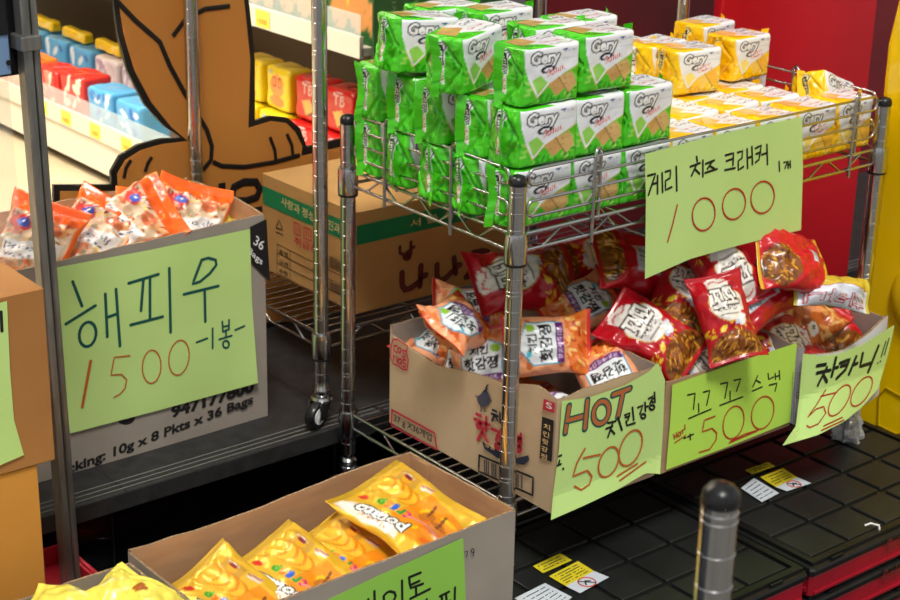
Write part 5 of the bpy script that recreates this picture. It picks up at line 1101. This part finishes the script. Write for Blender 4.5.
# clear orange bags in the grey box
g_hp = 'clear bags with orange borders in the grey box'
for a in ((hpm[0], 34, 250, -.035, (-.45, -.65, .6), (.35, -1), 'clear orange bag at the far left of the grey box, behind the aluminium upright'),
          (hpm[0], 92, 240, -.030, (-.25, -.60, .75), (.55, -1), 'clear orange bag with pointed orange top, second from the left in the grey box'),
          (hpm[1], 118, 252, -.060, (-.25, -.6, .75), (-1, -.75), 'clear orange bag lying low at the front rim of the grey box, badge right'),
          (hpm[1], 155, 232, -.015, (-.20, -.66, .72), (-.05, -1), 'clear orange bag with yellow badge 8 in the middle of the grey box'),
          (hpm[3], 190, 226, -.030, (-.1, -.75, .6), (.1, -1), 'clear orange bag with the tallest right hand orange top'),
          (hpm[2], 178, 246, -.065, (-.25, -.55, .8), (.9, -.5), 'clear bag with yellow contents at the front rim of the grey box'),
          (hpm[3], 128, 226, -.030, (-.5, -.5, .7), (.9, -.5), 'clear orange bag wedged between the badge bag and the pointed one'),
          (hpm[0], 60, 262, -.060, (-.2, -.5, .85), (-.9, -.4), 'clear orange bag low behind the aluminium upright at the front rim'),
          (hpm[1], 196, 246, -.055, (.2, -.55, .8), (-.6, -1), 'clear orange bag at the front right rim of the grey box, orange corner up'),
          (hpm[2], 205, 232, -.060, (.0, -.6, .8), (.8, .6), 'clear orange bag sliding down toward the right rim of the grey box')): settle(B('clear_snack_bag', *a[:6], a[6], 'snack bag', g_hp, .80), -.60, -.08, Y1, .80, -.06)
for i, (x, y, z, r) in enumerate([(x_, .675, -.385+.055*k_, 3.14*(k_ % 2)) for k_ in range(6) for x_ in (-.51, -.345, -.18)]):
    o = bpy.data.objects.new('clear_snack_bag', hpm[i % 4]); C.objects.link(o); o.location = (x, y, z); o.rotation_euler = (0, .02, r); o.scale = (.88, .88, .9); tag(o, 'clear orange bag buried inside the grey box', 'snack bag', 'buried clear orange bags')
# potato bags
g_pt = 'gold potato snack bags in the long box'
for a in ((ptm[0], 407, 514, -.362, (-.10, -.20, .97), (-.86, -.50), 'gold potato snack bag lying highest and complete, at the right end of the long box', 1.04),
          (ptm[1], 352, 566, -.400, (-.05, -.30, .95), (-.80, -.55), 'gold potato snack bag half under the highest one', 1.),
          (ptm[0], 302, 580, -.378, (-.10, -.28, .94), (-.86, -.50), 'gold potato snack bag in the middle of the long box', 1.0),
          (ptm[1], 235, 606, -.385, (-.10, -.32, .94), (-.86, -.50), 'gold potato snack bag at the left, only its corner above the rim', 1.)):
    o = B('potato_snack_bag', *a[:6], a[6], 'snack bag', g_pt, a[7]); bpy.context.view_layer.update(); settle(o, PXL, PXR, PY0+.01, PY1, -.351)
for i, (x, y, z, r) in enumerate(((-.15, .03, -.485, 0), (-.32, .03, -.485, .1), (-.48, .03, -.485, 0), (-.16, .03, -.445, .1), (-.33, .03, -.445, 0), (-.48, .03, -.45, .1))):
    o = bpy.data.objects.new('potato_snack_bag', ptm[i % 2]); C.objects.link(o); o.location = (x, y, z); o.rotation_euler = (0, 0, r+math.pi/2); tag(o, 'gold potato snack bag buried at the bottom of the long box', 'snack bag', 'buried potato snack bags')
g_yb = 'pale yellow bags in the corner box'
for px, py, z, d, w in ((72, 616, -.362, (1, .2), 'left'), (116, 606, -.358, (.9, -.7), 'middle'), (146, 618, -.360, (-.4, 1), 'right')):
    B('pale_yellow_bag', ybm, px, py, z, (-.1, -.3, .95), d, 'pale yellow snack bag in the bottom left corner box, the %s one' % w, 'snack bag', g_yb, .9)
for i, (x, y, z) in enumerate(((-.68, -.02, -.48), (-.82, -.02, -.48), (-.68, .0, -.43), (-.82, .0, -.43), (-.70, .03, -.39), (-.8, .03, -.39))):
    o = bpy.data.objects.new('pale_yellow_bag', ybm); C.objects.link(o); o.location = (x, y, z); tag(o, 'pale yellow bag buried in the bottom left corner box', 'snack bag', 'buried pale yellow bags')
# ================================================================== LIGHT
w = bpy.data.worlds.new('world'); S.world = w; w.use_nodes = True; t = w.node_tree; bg = t.nodes['Background']
tc = t.nodes.new('ShaderNodeTexCoord'); n = t.nodes.new('ShaderNodeTexNoise'); n.inputs['Scale'].default_value = 2.2; n.inputs['Detail'].default_value = 3
r = t.nodes.new('ShaderNodeValToRGB'); e = r.color_ramp.elements; e[0].position = .36; e[0].color = (.36, .38, .37, 1); e[1].position = .62; e[1].color = (1.0, 1.0, .98, 1)
t.links.new(tc.outputs['Generated'], n.inputs['Vector']); t.links.new(n.outputs['Fac'], r.inputs['Fac']); t.links.new(r.outputs['Color'], bg.inputs['Color']); bg.inputs['Strength'].default_value = .72
def lamp(kind, name, loc, rot_to, energy, size=1., col=(1, 1, 1), sy=None):
    l = bpy.data.lights.new(name, kind); l.energy = energy; l.color = col; o = bpy.data.objects.new(name, l); C.objects.link(o); o.location = loc
    o.rotation_euler = (Vector(rot_to)-Vector(loc)).to_track_quat('-Z', 'Y').to_euler()
    if kind == 'AREA':
        l.size = size
        if sy: l.shape = 'RECTANGLE'; l.size_y = sy
    if kind == 'SUN': l.angle = size
    return o
lamp('SUN', 'sun', (-1.2, -1.8, 4), (0, 0, 0), 2.75, math.radians(14), (1, .97, .9))
# ceiling lamps of the shop
cl = []
for i, (x, y) in enumerate(((-.6, 1.6), (-.6, 3.2), (1.6, 3.4), (-1.8, 2.4))):
    MB().box((x-.5, y-.12, 2.27), (x+.5, y+.12, 2.298)).build('ceiling_lamp', m_lamp); o = C.objects[-1] if False else None
    lamp('AREA', 'shop_light', (x, y, 2.25), (x, y, 0), 85, 1.0, (1, .93, .80), .3)
for o in list(C.objects):
    if o.name.startswith('ceiling_lamp'): tag(o, 'long glowing lamp panel on the shop ceiling', 'lamp', 'shop ceiling lamps')
S.view_settings.view_transform = 'Standard'; S.view_settings.look = 'None'; S.view_settings.gamma = 1; S.view_settings.use_curve_mapping = False
S.view_settings.exposure = -.06
